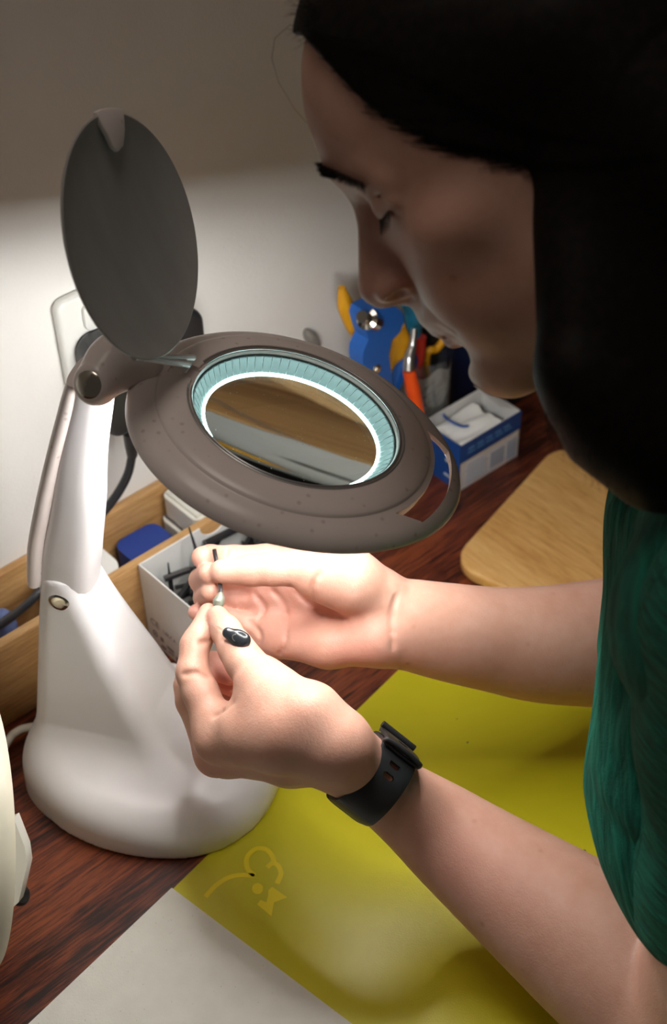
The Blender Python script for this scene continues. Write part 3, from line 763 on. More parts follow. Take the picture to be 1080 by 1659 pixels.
bm = nb(); tube(bm, [a0, a0*.45+a1*.55, a0*.4+a1*.6, a1], [.0085, .0085, .0050, .0046], 20); put('steel_knob', bm, M['chrome'], pn)
bm = nb(); lathe(bm, [(1e-5,.003), (.0022,.0028), (.0030,.0012), (.0042,.001), (.0046,-.001), (1e-5,-.001)], 20, xf=Matrix.Translation(Vector(yplane(609, 598, Yp))) @ Matrix.Rotation(radians(90),4,'X')); put('rivet', bm, M['chrome'], pn)
o = poly_tool('cyan_handle', [yplane(655, 492, .725), yplane(667, 508, .724), yplane(670, 540, .722), yplane(664, 575, .720), np.array([pot[0]+.004, pot[1]+.008, .02])], [.0030, .0075, .0062, .0050, .0035], 'tool_cyan', None)
o.name = 'screwdriver'; tag(o, 'cyan blue handle standing behind the blue punch in the pot', 'tool')
sd = empty('paint_knife', yplane(675, 640, .697), 0, 'orange handled knife with flat steel ferrule leaning on the pot', 'knife')
poly_tool('orange_handle', [yplane(662, 600, .694), yplane(668, 628, .690), yplane(674, 655, .686), yplane(682, 690, .682)], [.0052, .0062, .0058, .0050], 'tool_orange', sd)
poly_tool('steel_ferrule', [yplane(671, 532, .703), yplane(668, 560, .700), yplane(663, 580, .697), yplane(662, 600, .694)], [.0026, .0034, .0048, .0050], 'steel', sd)
o = poly_tool('red_handle', [yplane(680, 546, .716), yplane(678, 575, .716), yplane(676, 610, .716), np.array([pot[0]+.012, pot[1]-.006, .02])], [.0055, .0058, .0052, .0030], 'tool_red', None); o.name = 'marker'; tag(o, 'red handle standing behind the steel ferrule in the pot', 'tool')
br = empty('brush', yplane(695, 560, .725), 0, 'round black bristle brush standing in the tool pot', 'brush')
bm = nb(); c = yplane(700, 552, .730); rb = random.Random(5)
for i in range(90):
    a = rb.random()*2*pi; e = sqrt(rb.random())*.009; t0 = np.array([c[0]+e*.4*cos(a), c[1]+e*.4*sin(a), c[2]-.030]); t1 = np.array([c[0]+e*cos(a), c[1]+e*sin(a), c[2]+.012])
    tube(bm, [t0, t1], [.0008, .0005], 5)
put('bristles', bm, M['black_plastic'], br); bm = nb(); tube(bm, [c+np.array([0,0,-.03]), np.array([pot[0]+.016, pot[1]+.004, .012])], .0045, 10); put('brush_handle', bm, M['black_plastic'], br)
o = poly_tool('yellow_loop', [yplane(721, 535, .720), yplane(717, 552, .720), yplane(706, 566, .720), yplane(692, 575, .722), np.array([pot[0]+.018, pot[1]+.006, .03])], [.0025, .0034, .0034, .003, .0025], 'tool_yellow', None); o.name = 'scissors_handle'; tag(o, 'curved thin yellow handle at the right rim of tool pot', 'handle')

# navy board standing by the wall, with a second dark box
nv = onz(716, 664, 0)
bm = nb(); box(bm, (.8450, .7495, .085), (.130, .022, .17)); tag(put('ring_binder', bm, M['navy'], bevel=.002), 'navy blue binder standing against the wall right of the pot', 'binder')
bm = nb(); box(bm, (.885, .716, .020), (.115, .034, .040)); tag(put('storage_box', bm, M['dark_card'], bevel=.003), 'low dark grey box behind the blue and white carton', 'box')

# ================================================================== blue and white medical carton
A_, B_ = onz(742, 797, 0), onz(838, 738, 0); bh = .050
ex = nz(np.array([B_[0]-A_[0], B_[1]-A_[1], 0])); ey = np.array([-ex[1], ex[0], 0]); bl = np.linalg.norm(B_-A_); bd = .046
gb = empty('tissue_carton', A_+ex*bl/2+ey*bd/2, 0, 'open blue and white carton of folded wipes right of the lens', 'carton')
gm = frame(A_, ex, ey)
def gpanel(name, c, s, mat): 
    bm = nb(); box(bm, c, s); return put(name, bm, M[mat], gb, smooth=False, xf=gm)
fp = gpanel('front_panel', (bl/2, .0006, bh/2), (bl, .0012, bh), 'white_card')
bm = nb(); box(bm, (bl/2, -.00005, bh-.0095), (bl+.0008, .0010, .019)); box(bm, (-.0002, .004, bh/2), (.0010, .009, bh)); put('blue_band', bm, M['blue_box'], fp, smooth=False, xf=gm)
bm = nb(); rp = random.Random(2)
for k in range(11): box(bm, (.020+rp.uniform(-.001,.001), -.0002, .0045+k*.0021), (.026+rp.uniform(-.006,.002), .0004, .0007))
box(bm, (.0455, -.0002, .014), (.017, .0004, .018))
for k in range(9): box(bm, (bl-.0150+k*.0014, -.0002, .0135), (.0007+.0004*(k % 3 == 0), .0004, .022))
put('small_print', bm, M['pale_print'], fp, smooth=False, xf=gm)
bm = nb()
for k in range(5): box(bm, (bl*.18+k*.0105, -.0006, bh-.0075), (.007, .0004, .0016)); box(bm, (bl*.18+k*.0110, -.0006, bh-.0115), (.0085, .0004, .0011))
put('light_print', bm, M['light_blue_print'], fp, smooth=False, xf=gm)
lp_ = gpanel('end_panel', (.0006, bd/2, bh/2), (.0012, bd, bh), 'blue_box')
for c_, s_ in (((-.0002, .012, bh-.024), (.0004, .010, .0030)), ((-.0002, .012, .010), (.0004, .012, .0022)), ((-.0002, bd-.014, bh-.008), (.0004, .014, .008))):
    bm = nb(); box(bm, c_, s_); put('white_print', bm, M['pale_print'], lp_, smooth=False, xf=gm)
gpanel('end_panel', (bl-.0006, bd/2, bh/2), (.0012, bd, bh), 'white_card')
gpanel('back_panel', (bl/2, bd-.0006, bh/2), (bl, .0012, bh), 'white_card')
bm = nb(); vs = [bm.verts.new(p_) for p_ in ((bl-.001, .004, bh), (bl-.001, bd-.002, bh), (bl-.017, bd-.004, bh+.013), (bl-.014, .012, bh+.0045))]; bm.faces.new(vs); bmesh.ops.solidify(bm, geom=list(bm.faces), thickness=.001); put('flap', bm, M['white_card'], gb, smooth=False, xf=gm)
wz = bh-.006
for k, (hh, lab) in enumerate(((.010, 'folded white wipe lying lowest in the blue and white carton'), (.006, 'folded white wipe on top of the others, with blue printed streak'))):
    bm = nb(); bmesh.ops.create_grid(bm, x_segments=24, y_segments=16, size=.5)
    for v in bm.verts:
        x_, y_ = v.co.x, v.co.y
        v.co = Vector((.004+(bl-.022)*(x_+.5)+(.002*k), .004+(bd-.008)*(y_+.5), bh-.012+.0045*k + .0016*sin(9*y_+5*x_+k)+.0012*sin(17*y_+2*k)))
    bmesh.ops.solidify(bm, geom=list(bm.faces), thickness=.0012)
    wp = tag(put('wipe', bm, M['white_card_in'], xf=gm), lab, 'wipe', 'wipes in the carton')
bm = nb(); tube(bm, smooth_path([np.array([.024,.046,bh-.0045]), np.array([.0215,.038,bh-.004]), np.array([.0225,.029,bh-.0042]), np.array([.024,.0215,bh-.0035]), np.array([.028,.0185,bh-.0035])], 6), .0012, 8); bm.transform(gm); put('printed_streak', bm, M['blue_box'], wp)

# ================================================================== bamboo board
A_ = onz(726, 912, .012); B_ = onz(905, 716, .012)
ex = nz(np.array([B_[0]-A_[0], B_[1]-A_[1], 0])); ey = np.array([ex[1], -ex[0], 0]); bl = np.linalg.norm(B_-A_)
bm = nb(); bw = .30
prism(bm, rrect(bl, bw, .026, 10, bl/2, bw/2), .0016, .0135, Matrix(((ex[0],ey[0],0,A_[0]), (ex[1],ey[1],0,A_[1]), (0,0,1,0), (0,0,0,1))))
tag(put('cutting_board', bm, M['bamboo'], bevel=.003, seg=3), 'pale bamboo board with rounded corners lying beyond her right forearm', 'board')

# ================================================================== round white appliance at the left edge
ac = D(-108, 1345, .905)
ap = empty('round_appliance', (ac[0], ac[1], 0), 0, 'round cream-white appliance with side bracket at the left frame edge', 'appliance')
dax = nz(-R*.91 - F*.41); dx_ = nz(np.cross([0,0,1.0], dax)); dy_ = np.cross(dax, dx_)
am = Matrix.Identity(4)
for i in range(3): am[i][0], am[i][1], am[i][2], am[i][3] = dx_[i], dy_[i], dax[i], ac[i]
rd = .0900
bm = nb(); lathe(bm, [(1e-5,.010), (rd*.80,.010), (rd*.86,.012), (rd*.88,.0105), (rd*.93,.0105), (rd*.945,.012), (rd*.985,.011), (rd,.006), (rd,-.026), (rd*.95,-.032), (1e-5,-.032)], 96, xf=am); put('drum', bm, M['cream_plastic'], ap)
bm = nb(); lathe(bm, [(rd*.885,.0118), (rd*.925,.0118), (rd*.925,.0135), (rd*.885,.0135)], 96, closed=True, xf=am); put('rim', bm, M['off_white'], ap)
q0 = [(22,1325), (40,1372), (44,1400), (30,1462), (8,1482), (-20,1440), (-10,1340)]
bm = nb(); pf_ = [D(x, y, .905) for x, y in q0]
va = [bm.verts.new(p_) for p_ in pf_]; vb = [bm.verts.new(p_+F*.016) for p_ in pf_]; bm.faces.new(va); bm.faces.new(vb[::-1])
for i in range(len(va)): bm.faces.new((va[i], va[(i+1) % len(va)], vb[(i+1) % len(va)], vb[i]))
put('side_bracket', bm, M['off_white'], ap, bevel=.002, seg=3)
bm = nb(); fc = D(32, 1450, .925); bmesh.ops.create_uvsphere(bm, u_segments=20, v_segments=12, radius=.0065, matrix=Matrix.Translation(Vector(fc)) @ Matrix.Diagonal((1,1,1.2,1))); put('rubber_foot', bm, M['black_rubber'], ap)

# ================================================================== the woman
# head frame
H0 = D(760, 420, .72)
hl = nz([-.67, -.58, .46]); hf = -R*.83 - U*.56; hf = nz(hf - hl*(hf @ hl)); hu = np.cross(hf, hl)
if hu[2] < 0: hu = -hu
HA = [hf, hl, hu]
def HP(f, l, u): return H0 + (hf*f + hl*l + hu*u)*.001
def hpx(x, y, l): return onpl(x, y, H0 + hl*l*.001, hl)
h = .0012
body = Field((.22, .00, -.10), (.90, .70, .70), h)
VW = F
def head_e(g, c, r, k, sub=False, ax=None):
    e = ellipsoid(HP(*c), HA if ax is None else ax, np.array(r)*.001)
    (g.sub if sub else g.add)(*e, k*.001)
def head_c(g, a, b_, ra, rb, k, sub=False, sq=None):
    e = capsule(HP(*a), HP(*b_), ra*.001, rb*.001, sq)
    (g.sub if sub else g.add)(*e, k*.001)
hd = Field(H0-.24, H0+.24, h)
head_e(hd, (-60,0,75), (93,73,81), 0)
head_e(hd, (-30,0,12), (56,60,80), 30)
head_c(hd, (8,-7,-49), (8,7,-49), 17, 17, 14)
head_e(hd, (13,0,-50), (14,15,12), 10)
for s in (-1, 1):
    head_c(hd, (5,s*9,-48), (-52,s*50,-28), 14, 15, 22)
    head_e(hd, (-7,s*42,20), (22,21,17), 14)
    head_e(hd, (4,s*28,-8), (21,22,30), 16)
    head_c(hd, (25.5,s*8,71), (9,s*42,60), 6.8, 6.0, 8)
    head_e(hd, (31,s*25,45), (14,16,10), 10, True)
    head_e(hd, (9,s*31,48.5), (13,15.5,12), 4)
    for a_, b_, r_ in (((15,s*19,45.5),(18.5,s*27,44),3.4), ((18.5,s*27,44),(17.5,s*37,42.8),3.6), ((17.5,s*37,42.8),(10.5,s*48,43),3.4)): head_c(hd, a_, b_, r_, r_, 5)
    for a_, b_ in (((13.5,s*18,57),(15,s*29,56.5)), ((15,s*29,56.5),(7.5,s*47,52))): head_c(hd, a_, b_, 4.6, 4.8, 8)
    head_c(hd, (23,s*24,51.2), (14.5,s*47,48.8), .8, .7, 1.5, True)
    head_c(hd, (24.5,s*26,39.6), (13.5,s*46,39.6), 1.0, .9, 1.5, True)
    head_c(hd, (17,s*18,34), (8,s*42,32), 2.0, 2.0, 6, True)
# nose
head_c(hd, (23.5,0,54), (45.0,0,13.5), 5.0, 9.2, 7)
head_c(hd, (20,0,44), (33,0,14), 9, 11, 8)
for s in (-1, 1):
    head_e(hd, (37,s*10.5,9), (9.5,6.5,7.5), 4)
    head_e(hd, (40,s*12.5,3.0), (8.5,5.0,4.2), 1.5, True, [nz(hf*.97+hu*-.22), hl, nz(hu*.97+hf*.22)])
head_c(hd, (47,0,6.5), (36,0,2), 3.4, 3.5, 4)
# mouth area
head_e(hd, (20,0,-12), (17,22,13), 10)
for a_, b_ in (((29.5,0,-19.5),(24,14,-20.5)), ((29.5,0,-19.5),(24,-14,-20.5)), ((24,14,-20.5),(16,24,-23)), ((24,-14,-20.5),(16,-24,-23))): head_c(hd, a_, b_, 5.2, 3.6, 3)
for a_, b_ in (((26,0,-29.5),(20,14,-29)), ((26,0,-29.5),(20,-14,-29))): head_c(hd, a_, b_, 5.6, 4, 4)
for s in (-1, 1):
    head_c(hd, (30,s*4,-24.6), (17,s*24,-25.2), .9, .7, 1.2, True)
    head_c(hd, (36.5,s*18,4), (22,s*33,-22), 1.2, 1.0, 5, True)
    head_c(hd, (22,s*46,38), (14,s*52,30), .8, .8, 3, True)
head_e(hd, (29,0,-38.5), (5.5,14,3.6), 8, True)
# ears (under the hair)
for s in (-1, 1): head_e(hd, (-72,s*70,28), (13,5,25), 6)
# neck
nk0, nk1 = HP(-62,0,-25), HP(-118,0,-150)
hd.add(*capsule(nk0, nk1, .050, .055), .030)
body.merge(hd, .002)

# torso and right upper arm (under the shirt)
shL, shR = D(1240, 1010, .655), D(1270, 760, .90)
ch = D(1275, 1050, .79)
body.add(*capsule(shL, shR, .050, .050), .05)
body.add(*capsule(nk1, (shL+shR)/2, .052, .062), .05)
body.add(*capsule(ch, D(1430, 1500, .73), .065, .08), .05)

# ---- right arm and hand (palm towards the camera, thumb up)
SR = .0
ra = Field((.28, .20, .02), (.70, .62, .40), h)
DZ, RS = .052, 1.06
arm = [(640,1007,.940,.0268), (720,1023,.955,.0302), (800,1036,.972,.0332), (880,1044,.988,.0378), (990,1041,1.008,.0430), (1100,1030,1.022,.0450)]
def chain(g, pts, k, sq=None, dz=0.0, rs=1.0):
    if len(pts) > 4: pts = [tuple(v) for v in smooth_path([np.array(p_, float) for p_ in pts], 5)]
    for i in range(len(pts)-1):
        (x0_, y0_, d0_, r0_), (x1_, y1_, d1_, r1_) = pts[i], pts[i+1]
        g.add(*capsule(D(x0_, y0_, d0_+dz), D(x1_, y1_, d1_+dz), r0_*rs, r1_*rs, sq), k)
chain(ra, arm, .003, (VW, .82))
chain(ra, [(1100,1030,1.022,.045), (1190,900,.97,.047), (1260,770,.90,.052)], .010)
sqp = (VW, .85)
for a_ in ([(622,985,.889,.0170), (560,945,.900,.0150), (484,912,.914,.0105)], [(625,1000,.891,.0170), (540,972,.905,.0140), (452,948,.920,.0108)],
           [(628,1018,.891,.0165), (540,1005,.905,.0140), (442,988,.918,.0104)], [(632,1030,.889,.0170), (545,1034,.900,.0140), (445,1030,.908,.0102)]):
    chain(ra, a_, .007, sqp, DZ, RS)
chain(ra, [(605,958,.880,.0160), (565,940,.873,.0175), (520,926,.868,.0150)], .010, None, DZ, RS)      # thenar
chain(ra, [(605,1035,.882,.0160), (530,1046,.889,.0120), (450,1038,.902,.0095)], .009, None, DZ, RS)    # hypothenar
body.merge(ra, .006)
def finger(pts, k=.0025, kroot=.009, gk=.0012, sq=None):
    pts = [(x_, y_, d_+DZ, r_*RS) for x_, y_, d_, r_ in pts]; P = np.array([D(*p[:3]) for p in pts]); g = Field(P.min(0)-.03, P.max(0)+.03, h)
    for i in range(len(pts)-1): g.add(*capsule(P[i], P[i+1], pts[i][3], pts[i+1][3], sq), k)
    n = min(2, len(pts)-1)
    mid = P[0]*.55+P[1]*.45; rm = pts[0][3]*.55+pts[1][3]*.45
    body.add(*capsule(P[0], mid, pts[0][3], rm), kroot)
    body.merge(g, gk)
# fingers of the right hand
finger([(488,910,.914,.0100), (430,905,.912,.0088), (378,906,.908,.0085), (340,903,.902,.0076), (328,903,.887,.0068)])
finger([(452,948,.920,.0102), (395,938,.926,.0090), (345,938,.922,.0084), (326,940,.906,.0074), (339,929,.873,.0068)])
finger([(442,988,.918,.0100), (392,976,.924,.0088), (350,972,.922,.0080), (332,968,.907,.0070), (341,959,.875,.0062)])
finger([(445,1030,.908,.0098), (400,1014,.912,.0082), (360,1004,.914,.0070), (333,997,.906,.0060), (318,992,.894,.0052)])
finger([(520,926,.868,.0145), (492,922,.866,.0112), (440,922,.866,.0094), (408,924,.868,.0090), (360,926,.868,.0074)], .004, .012)

# ---- left arm and hand (thumb side towards the camera)
la = Field((.22, .00, .04), (.56, .60, .46), h)
arm = [(545,1216,.862,.0205), (575,1240,.870,.0200), (620,1277,.884,.0212), (690,1328,.899,.0262), (760,1382,.900,.0320), (900,1486,.885,.0422), (1050,1597,.862,.0515), (1130,1650,.845,.0530)]
chain(la, arm, .003, (VW, .92))
chain(la, [(1130,1650,.845,.0530), (1165,1695,.835,.0530), (1222,1450,.770,.0490), (1236,1150,.700,.0490), (1240,1010,.660,.048)], .008)
for a_ in ([(556,1215,.800,.0165), (450,1205,.812,.0155), (356,1196,.838,.0125)], [(560,1232,.812,.0165), (460,1228,.830,.0140), (352,1222,.858,.0115)],
           [(562,1236,.826,.0150), (470,1234,.848,.0135), (366,1226,.878,.0110)], [(566,1234,.836,.0140), (480,1230,.862,.0120), (386,1222,.894,.0100)]):
    chain(la, a_, .008, None, DZ, RS)
chain(la, [(538,1192,.800,.0162), (500,1160,.802,.0172), (432,1118,.822,.0135)], .010, None, DZ, RS)
chain(la, [(470,1175,.806,.0150), (400,1190,.822,.0125)], .012, None, DZ, RS)                            # web between thumb and index
chain(la, [(440,1150,.812,.0125), (395,1165,.832,.0095)], .010, None, DZ, RS)
chain(la, [(540,1205,.802,.0165), (470,1185,.806,.0165), (395,1178,.822,.0135)], .010, None, DZ, RS)
body.merge(la, .004)
finger([(354,1194,.838,.0125), (324,1120,.845,.0102), (312,1090,.848,.0094), (315,1046,.855,.0083), (322,1034,.857,.0080), (337,992,.866,.0056)], .003, .012)
finger([(350,1222,.858,.0112), (312,1135,.868,.0098), (308,1110,.872,.0094), (345,1078,.880,.0082), (372,1092,.876,.0070)], .003, .010)
finger([(366,1226,.878,.0106), (318,1140,.886,.0094), (316,1122,.890,.0090), (352,1098,.893,.0078), (378,1112,.888,.0066)], .003, .010)
finger([(386,1222,.894,.0098), (344,1160,.902,.0084), (342,1145,.905,.0080), (372,1125,.905,.0068), (392,1135,.900,.0060)], .003, .010)
finger([(436,1120,.820,.0136), (396,1072,.832,.0108), (382,1050,.838,.0098), (366,1022,.848,.0084), (352,998,.858,.0062)], .004, .014)

BV0 = None
def crease(pts, r=.0011, k=.0020):
    # shallow groove following the skin: found by marching the camera-side surface of the field
    P_ = smooth_path([np.array([x, y, 0.0]) for x, y in pts], 6); Q = []
    for x, y, _ in P_:
        dd = np.arange(.78, 1.06, .0006); r_ = ray(x, y); pos = C[None]+r_[None]*dd[:,None]
        ii = np.round(pos/h).astype(int)-body.lo; ok = np.all((ii >= 0) & (ii < body.n), 1); v_ = np.ones(len(dd)); v_[ok] = body.a[ii[ok,0], ii[ok,1], ii[ok,2]]
        j = np.argmax(v_ < 0); Q.append(pos[j]-F*.0006 if v_[j] < 0 else None)
    for a_, b_ in zip(Q[:-1], Q[1:]):
        if a_ is not None and b_ is not None and np.linalg.norm(a_-b_) < .02: body.sub(*capsule(a_, b_, r, r), k)
for c_ in (((440,955),(462,985),(462,1040),(452,1062)), ((520,925),(505,955),(520,990),(560,1005)), ((470,950),(500,980),(520,1000)), ((412,962),(428,985),(418,1003)), ((400,1003),(420,1025),(418,1050)), ((642,965),(634,1000),(637,1050)),
           ((367,888),(364,899)), ((296,1093),(318,1090),(338,1098)), ((322,1042),(337,1040)), ((378,1135),(362,1150),(345,1160))): crease(c_)
V, Fc = body.mesh(); V = relax(V, Fc, 3, .45)
person = mesh_np('person', V, Fc, M['skin'])
tag(person, 'woman with long dark hair and green top bending over the magnifier, hands under the lens', 'person')
# redness of finger ends, palm and nose (skin colour, stored per vertex)
tint = np.zeros(len(V), np.float32)
def redden(p, r, a):
    global tint
    d_ = np.linalg.norm(V-np.asarray(p), axis=1); tint = np.maximum(tint, (a*np.exp(-(d_/r)**2)).astype(np.float32))
for p_ in ((328,907,.889), (338,927,.885), (341,960,.885), (318,992,.894)): redden(D(p_[0], p_[1], p_[2]+DZ), .011, .45)
redden(D(430,975,0.977), .022, .5); redden(D(480,985,0.957), .03, .28); redden(D(590,1050,0.932), .02, .35); redden(D(372,1100,0.928), .018, .7); redden(D(350,1235,0.902), .02, .3)
redden(D(352,1000,0.910), .012, .35); redden(HP(50,0,6), .018, .45); redden(HP(20,30,5), .03, .25); redden(D(700,1430,.85), .05, .35)
for s in (-1, 1): redden(HP(27,s*8,-24), .009, .6)
at = person.data.attributes.new('tint', 'FLOAT', 'POINT'); at.data.foreach_set('value', tint)

# ---- eyebrow and lashes
def hairs(name, roots, tips, r, mat, parent, seg=4, sag=0.0, bend=None):
    VV = []; FF = []; n0 = 0
    for a_, b_ in zip(roots, tips):
        a_ = np.asarray(a_); b_ = np.asarray(b_); t = nz(b_-a_); n1 = nz(np.cross(t, [.3,.5,.8])); n2 = np.cross(t, n1); ln = np.linalg.norm(b_-a_)
        for k in range(seg+1):
            f = k/seg; p = a_+(b_-a_)*f + (0 if bend is None else bend*(4*f*(1-f))*ln)
            rr = r*(1-.85*f)
            for j in range(3): VV.append(p+rr*(cos(2.094*j)*n1+sin(2.094*j)*n2))
        for k in range(seg):
            for j in range(3): FF.append((n0+3*k+j, n0+3*k+(j+1) % 3, n0+3*k+3+(j+1) % 3, n0+3*k+3+j))
        n0 += 3*(seg+1)
    return mesh_np(name, np.array(VV), np.array(FF), mat, parent)
from mathutils.bvhtree import BVHTree
tri = BVHTree.FromPolygons([Vector(v) for v in V[:0]] or [Vector((0,0,0)), Vector((0,0,1e-6)), Vector((0,1e-6,0))], [(0,1,2)])
bvh = BVHTree.FromObject(person, bpy.context.evaluated_depsgraph_get())
def cast(x, y):
    d_ = nz(ray(x, y)); hit = bvh.ray_cast(Vector(C), Vector(d_)); return (np.array(hit[0]), np.array(hit[1])) if hit[0] is not None else (None, None)
def on_face(f, l, u):
    """point on the face surface straight in from the front"""
    o = HP(120, l, u); hit = bvh.ray_cast(Vector(o), Vector(-hf)); return (np.array(hit[0]), np.array(hit[1])) if hit[0] is not None else (HP(f,l,u), hf)
for s in (1, -1):
    rt, tp = [], []
    for _ in range(460):
        t = random.random(); l = s*(4+38*t); u = 73.5 - 18*t + 5*sin(pi*t*.9) + random.uniform(-1,1)*(3.6-2.2*t)
        p, n_ = on_face(30, l, u); rt.append(p-n_*.0004); d_ = nz(hl*s*.8 + hu*(.35-.8*t) + n_*.30 - hf*.2*t); tp.append(p+d_*random.uniform(.005,.009))
    hairs('eyebrow', rt, tp, .00022, M['brow_hair'], person)
    rt, tp = [], []
    lid = smooth_path([np.array([18,s*21,44.4]), np.array([20,s*27,43.6]), np.array([18.8,s*36,42.6]), np.array([13,s*46,43])], 8)
    for _ in range(130):
        p = lid[random.randrange(len(lid))]; r0 = HP(*p) + nz(hf*.55-hu*.6+hl*s*.55)*.0034
        rt.append(r0); tp.append(r0 + nz(-hu*.80 + hf*.42 + hl*s*.45)*random.uniform(.006,.0095))
    hairs('eyelash', rt, tp, .00036, M['brow_hair'], person)

# ---- hair
hh = .002
hr = Field(H0-.30, H0+.30, hh)
# cap, cut along the hairline
A0 = (hpx(494, 55, 0)-H0)*1000; A1 = (hpx(600, 172, 48)-H0)*1000; A2 = (hpx(700, 226, 62)-H0)*1000; A3 = (hpx(860, 262, 74)-H0)*1000
line = sorted([(float(p @ hf), float(p @ hu)) for p in (A0, A1, A2, A3)])
lf = [line[0][0]-90, line[0][0]-8] + [p[0] for p in line] + [line[-1][0]+40]; lu_ = [line[0][1]-60, line[0][1]-8] + [p[1] for p in line] + [line[-1][1]+20]
capE = ellipsoid(HP(-60,0,76), HA, np.array((97,79,89))*.001)
def cap_fn(X, Y, Z):
    d = capE[0](X, Y, Z)
    x, y, z = X-H0[0], Y-H0[1], Z-H0[2]
    f = (x*hf[0]+y*hf[1]+z*hf[2])*1000; u = (x*hu[0]+y*hu[1]+z*hu[2])*1000; l = (x*hl[0]+y*hl[1]+z*hl[2])*1000
    g = np.interp(f, lf, lu_).astype(np.float32)
    d = d - .0005*np.sin(u*2.1+np.sin(f*.11)*2+l*.6).astype(np.float32)*np.clip((60-f)/60, 0, 1)
    return np.maximum(d, (g-u)*.0007)
hr.add(cap_fn, capE[1], capE[2], .001)
for a_, b_, r0, r1 in (((925,225,.652),(925,600,.648),.0165,.0135), ((955,215,.655),(965,640,.655),.0225,.0200), ((1010,200,.665),(1010,690,.665),.032,.026), ((1085,200,.68),(1075,720,.68),.040,.032), ((1160,200,.70),(1150,700,.70),.045,.04),
                       ((925,600,.648),(950,655,.650),.0130,.0085), ((965,640,.655),(1000,700,.655),.0190,.010), ((1010,690,.665),(1040,735,.662),.024,.012)):
    hr.add(*capsule(D(*a_), D(*b_), r0, r1), .012)
# far side and back
hr.add(*capsule(HP(-62,-66,60), HP(-70,-70,-70), .026, .020), .02)
hr.add(*capsule(HP(-120,0,60), HP(-165,0,-90), .062, .05), .03)
hr.add(*capsule(HP(-90,55,60), HP(-120,62,-70), .032, .03), .03)
Vh, Fh = hr.mesh(); Vh = relax(Vh, Fh, 2)
hair = mesh_np('hair', Vh, Fh, M['hair'], person)
# loose strands over the hair
def strand_mesh(name, curves, r, mat, parent):
    VV = []; FF = []; n0 = 0
    for P in curves:
        P = np.asarray(P); K = len(P); T = np.gradient(P, axis=0); T /= np.linalg.norm(T, axis=1)[:,None]+1e-12
        n1 = np.cross(T, [.31,.52,.79]); n1 /= np.linalg.norm(n1, axis=1)[:,None]; n2 = np.cross(T, n1)
        rr = r*(1-.8*np.linspace(0,1,K)**3)[:,None]
        for j in range(3): pass
        ring = np.stack([P+rr*(cos(2.094*j)*n1+sin(2.094*j)*n2) for j in range(3)], 1).reshape(-1, 3); VV.append(ring)
        k = np.arange(K-1)[:,None]*3
        for j in range(3): FF.append(np.concatenate([n0+k+j, n0+k+(j+1) % 3, n0+k+3+(j+1) % 3, n0+k+3+j], 1))
        n0 += 3*K
    return mesh_np(name, np.concatenate(VV), np.concatenate(FF), mat, parent)
cur = []
for _ in range(1500):
    x0_ = 868 + 215*random.random()**1.3; t = (x0_-868)/215; d0 = .640 + .012*random.random() + .02*t
    xe = x0_ + random.gauss(14, 10) + (26 if x0_ < 930 else 10)*random.random(); yb = 590 + 190*min(1, (x0_-868)/130)*random.uniform(.55,1.05) + random.uniform(0,40)
    ys = random.uniform(190, 330); amp = random.gauss(0, 4); ph = random.random()*6
    P = []
    for k in range(14):
        f = k/13; x = x0_ + (xe-x0_)*f**2 + amp*sin(ph+f*5)*f + 8*(1-f)**3; y = ys+(yb-ys)*f
        P.append(D(x, y, d0 + .012*f*f + .012*(1-f)**2))
    cur.append(P)
for _ in range(420):                                          # wisps at the lower ends
    x0_ = random.uniform(880, 1010); yb = 655 + (x0_-880)*.95 + random.uniform(-20, 70); d0 = random.uniform(.640,.668)
    P = [D(x0_-8 + 30*f*f*random.uniform(.2,1.0) + random.gauss(0,1.2), 520+(yb-520)*f, d0) for f in np.linspace(0,1,10)]; cur.append(P)
# temple and forehead hair swept back
def surf_h(x, y):
    d_ = nz(ray(x, y)); return d_
bh_ = BVHTree.FromObject(hair, bpy.context.evaluated_depsgraph_get())
def castb(x, y):
    d_ = nz(ray(x, y)); best = None
    for tr in (bvh, bh_):
        q = tr.ray_cast(Vector(C), Vector(d_))
        if q[0] is not None and (best is None or q[3] < best[1]): best = (np.array(q[0]), q[3])
    return None if best is None else best[0] - d_*.0007
hx = [494, 545, 600, 650, 700, 780, 860]; hy = [48, 112, 168, 202, 224, 246, 262]
for _ in range(2000):
    t = random.random()**.8; x0_ = 494+366*t; y0_ = np.interp(x0_, hx, hy) + abs(random.gauss(0, 1))*random.choice((3, 6, 11)) - 12*random.random()
    L_ = random.uniform(90, 230); sl = np.interp(x0_, [494, 600, 700, 860], [.75, .42, .25, .12]); P = []
    for k in range(9):
        f = k/8; q = castb(x0_+L_*f, y0_ + sl*L_*f*(1-.3*f) - 30*f)
        if q is None: break
        P.append(q)
    if len(P) == 9 and max(np.linalg.norm(np.diff(P, axis=0), axis=1)) < .03: cur.append(P)
# flyaway hairs at the hairline
for _ in range(46):
    y0_ = random.uniform(5, 70); q = castb(500+random.random()*14, y0_)
    if q is None: continue
    e = q - R*random.uniform(.004,.012) + U*random.uniform(-.006,.008) - F*.002; mid = (q+e)/2 + U*random.uniform(-.003,.004)
    cur.append([q, q*.6+mid*.4, mid, mid*.4+e*.6, e])
q = castb(505, 60)
if q is not None: cur.append([q] + [D(x, y, .715) for x, y in ((470,40), (445,62), (440,95), (452,135), (478,178), (505,208), (524,222))])
strand_mesh('hair_strands', cur, .00014, M['hair'], hair)

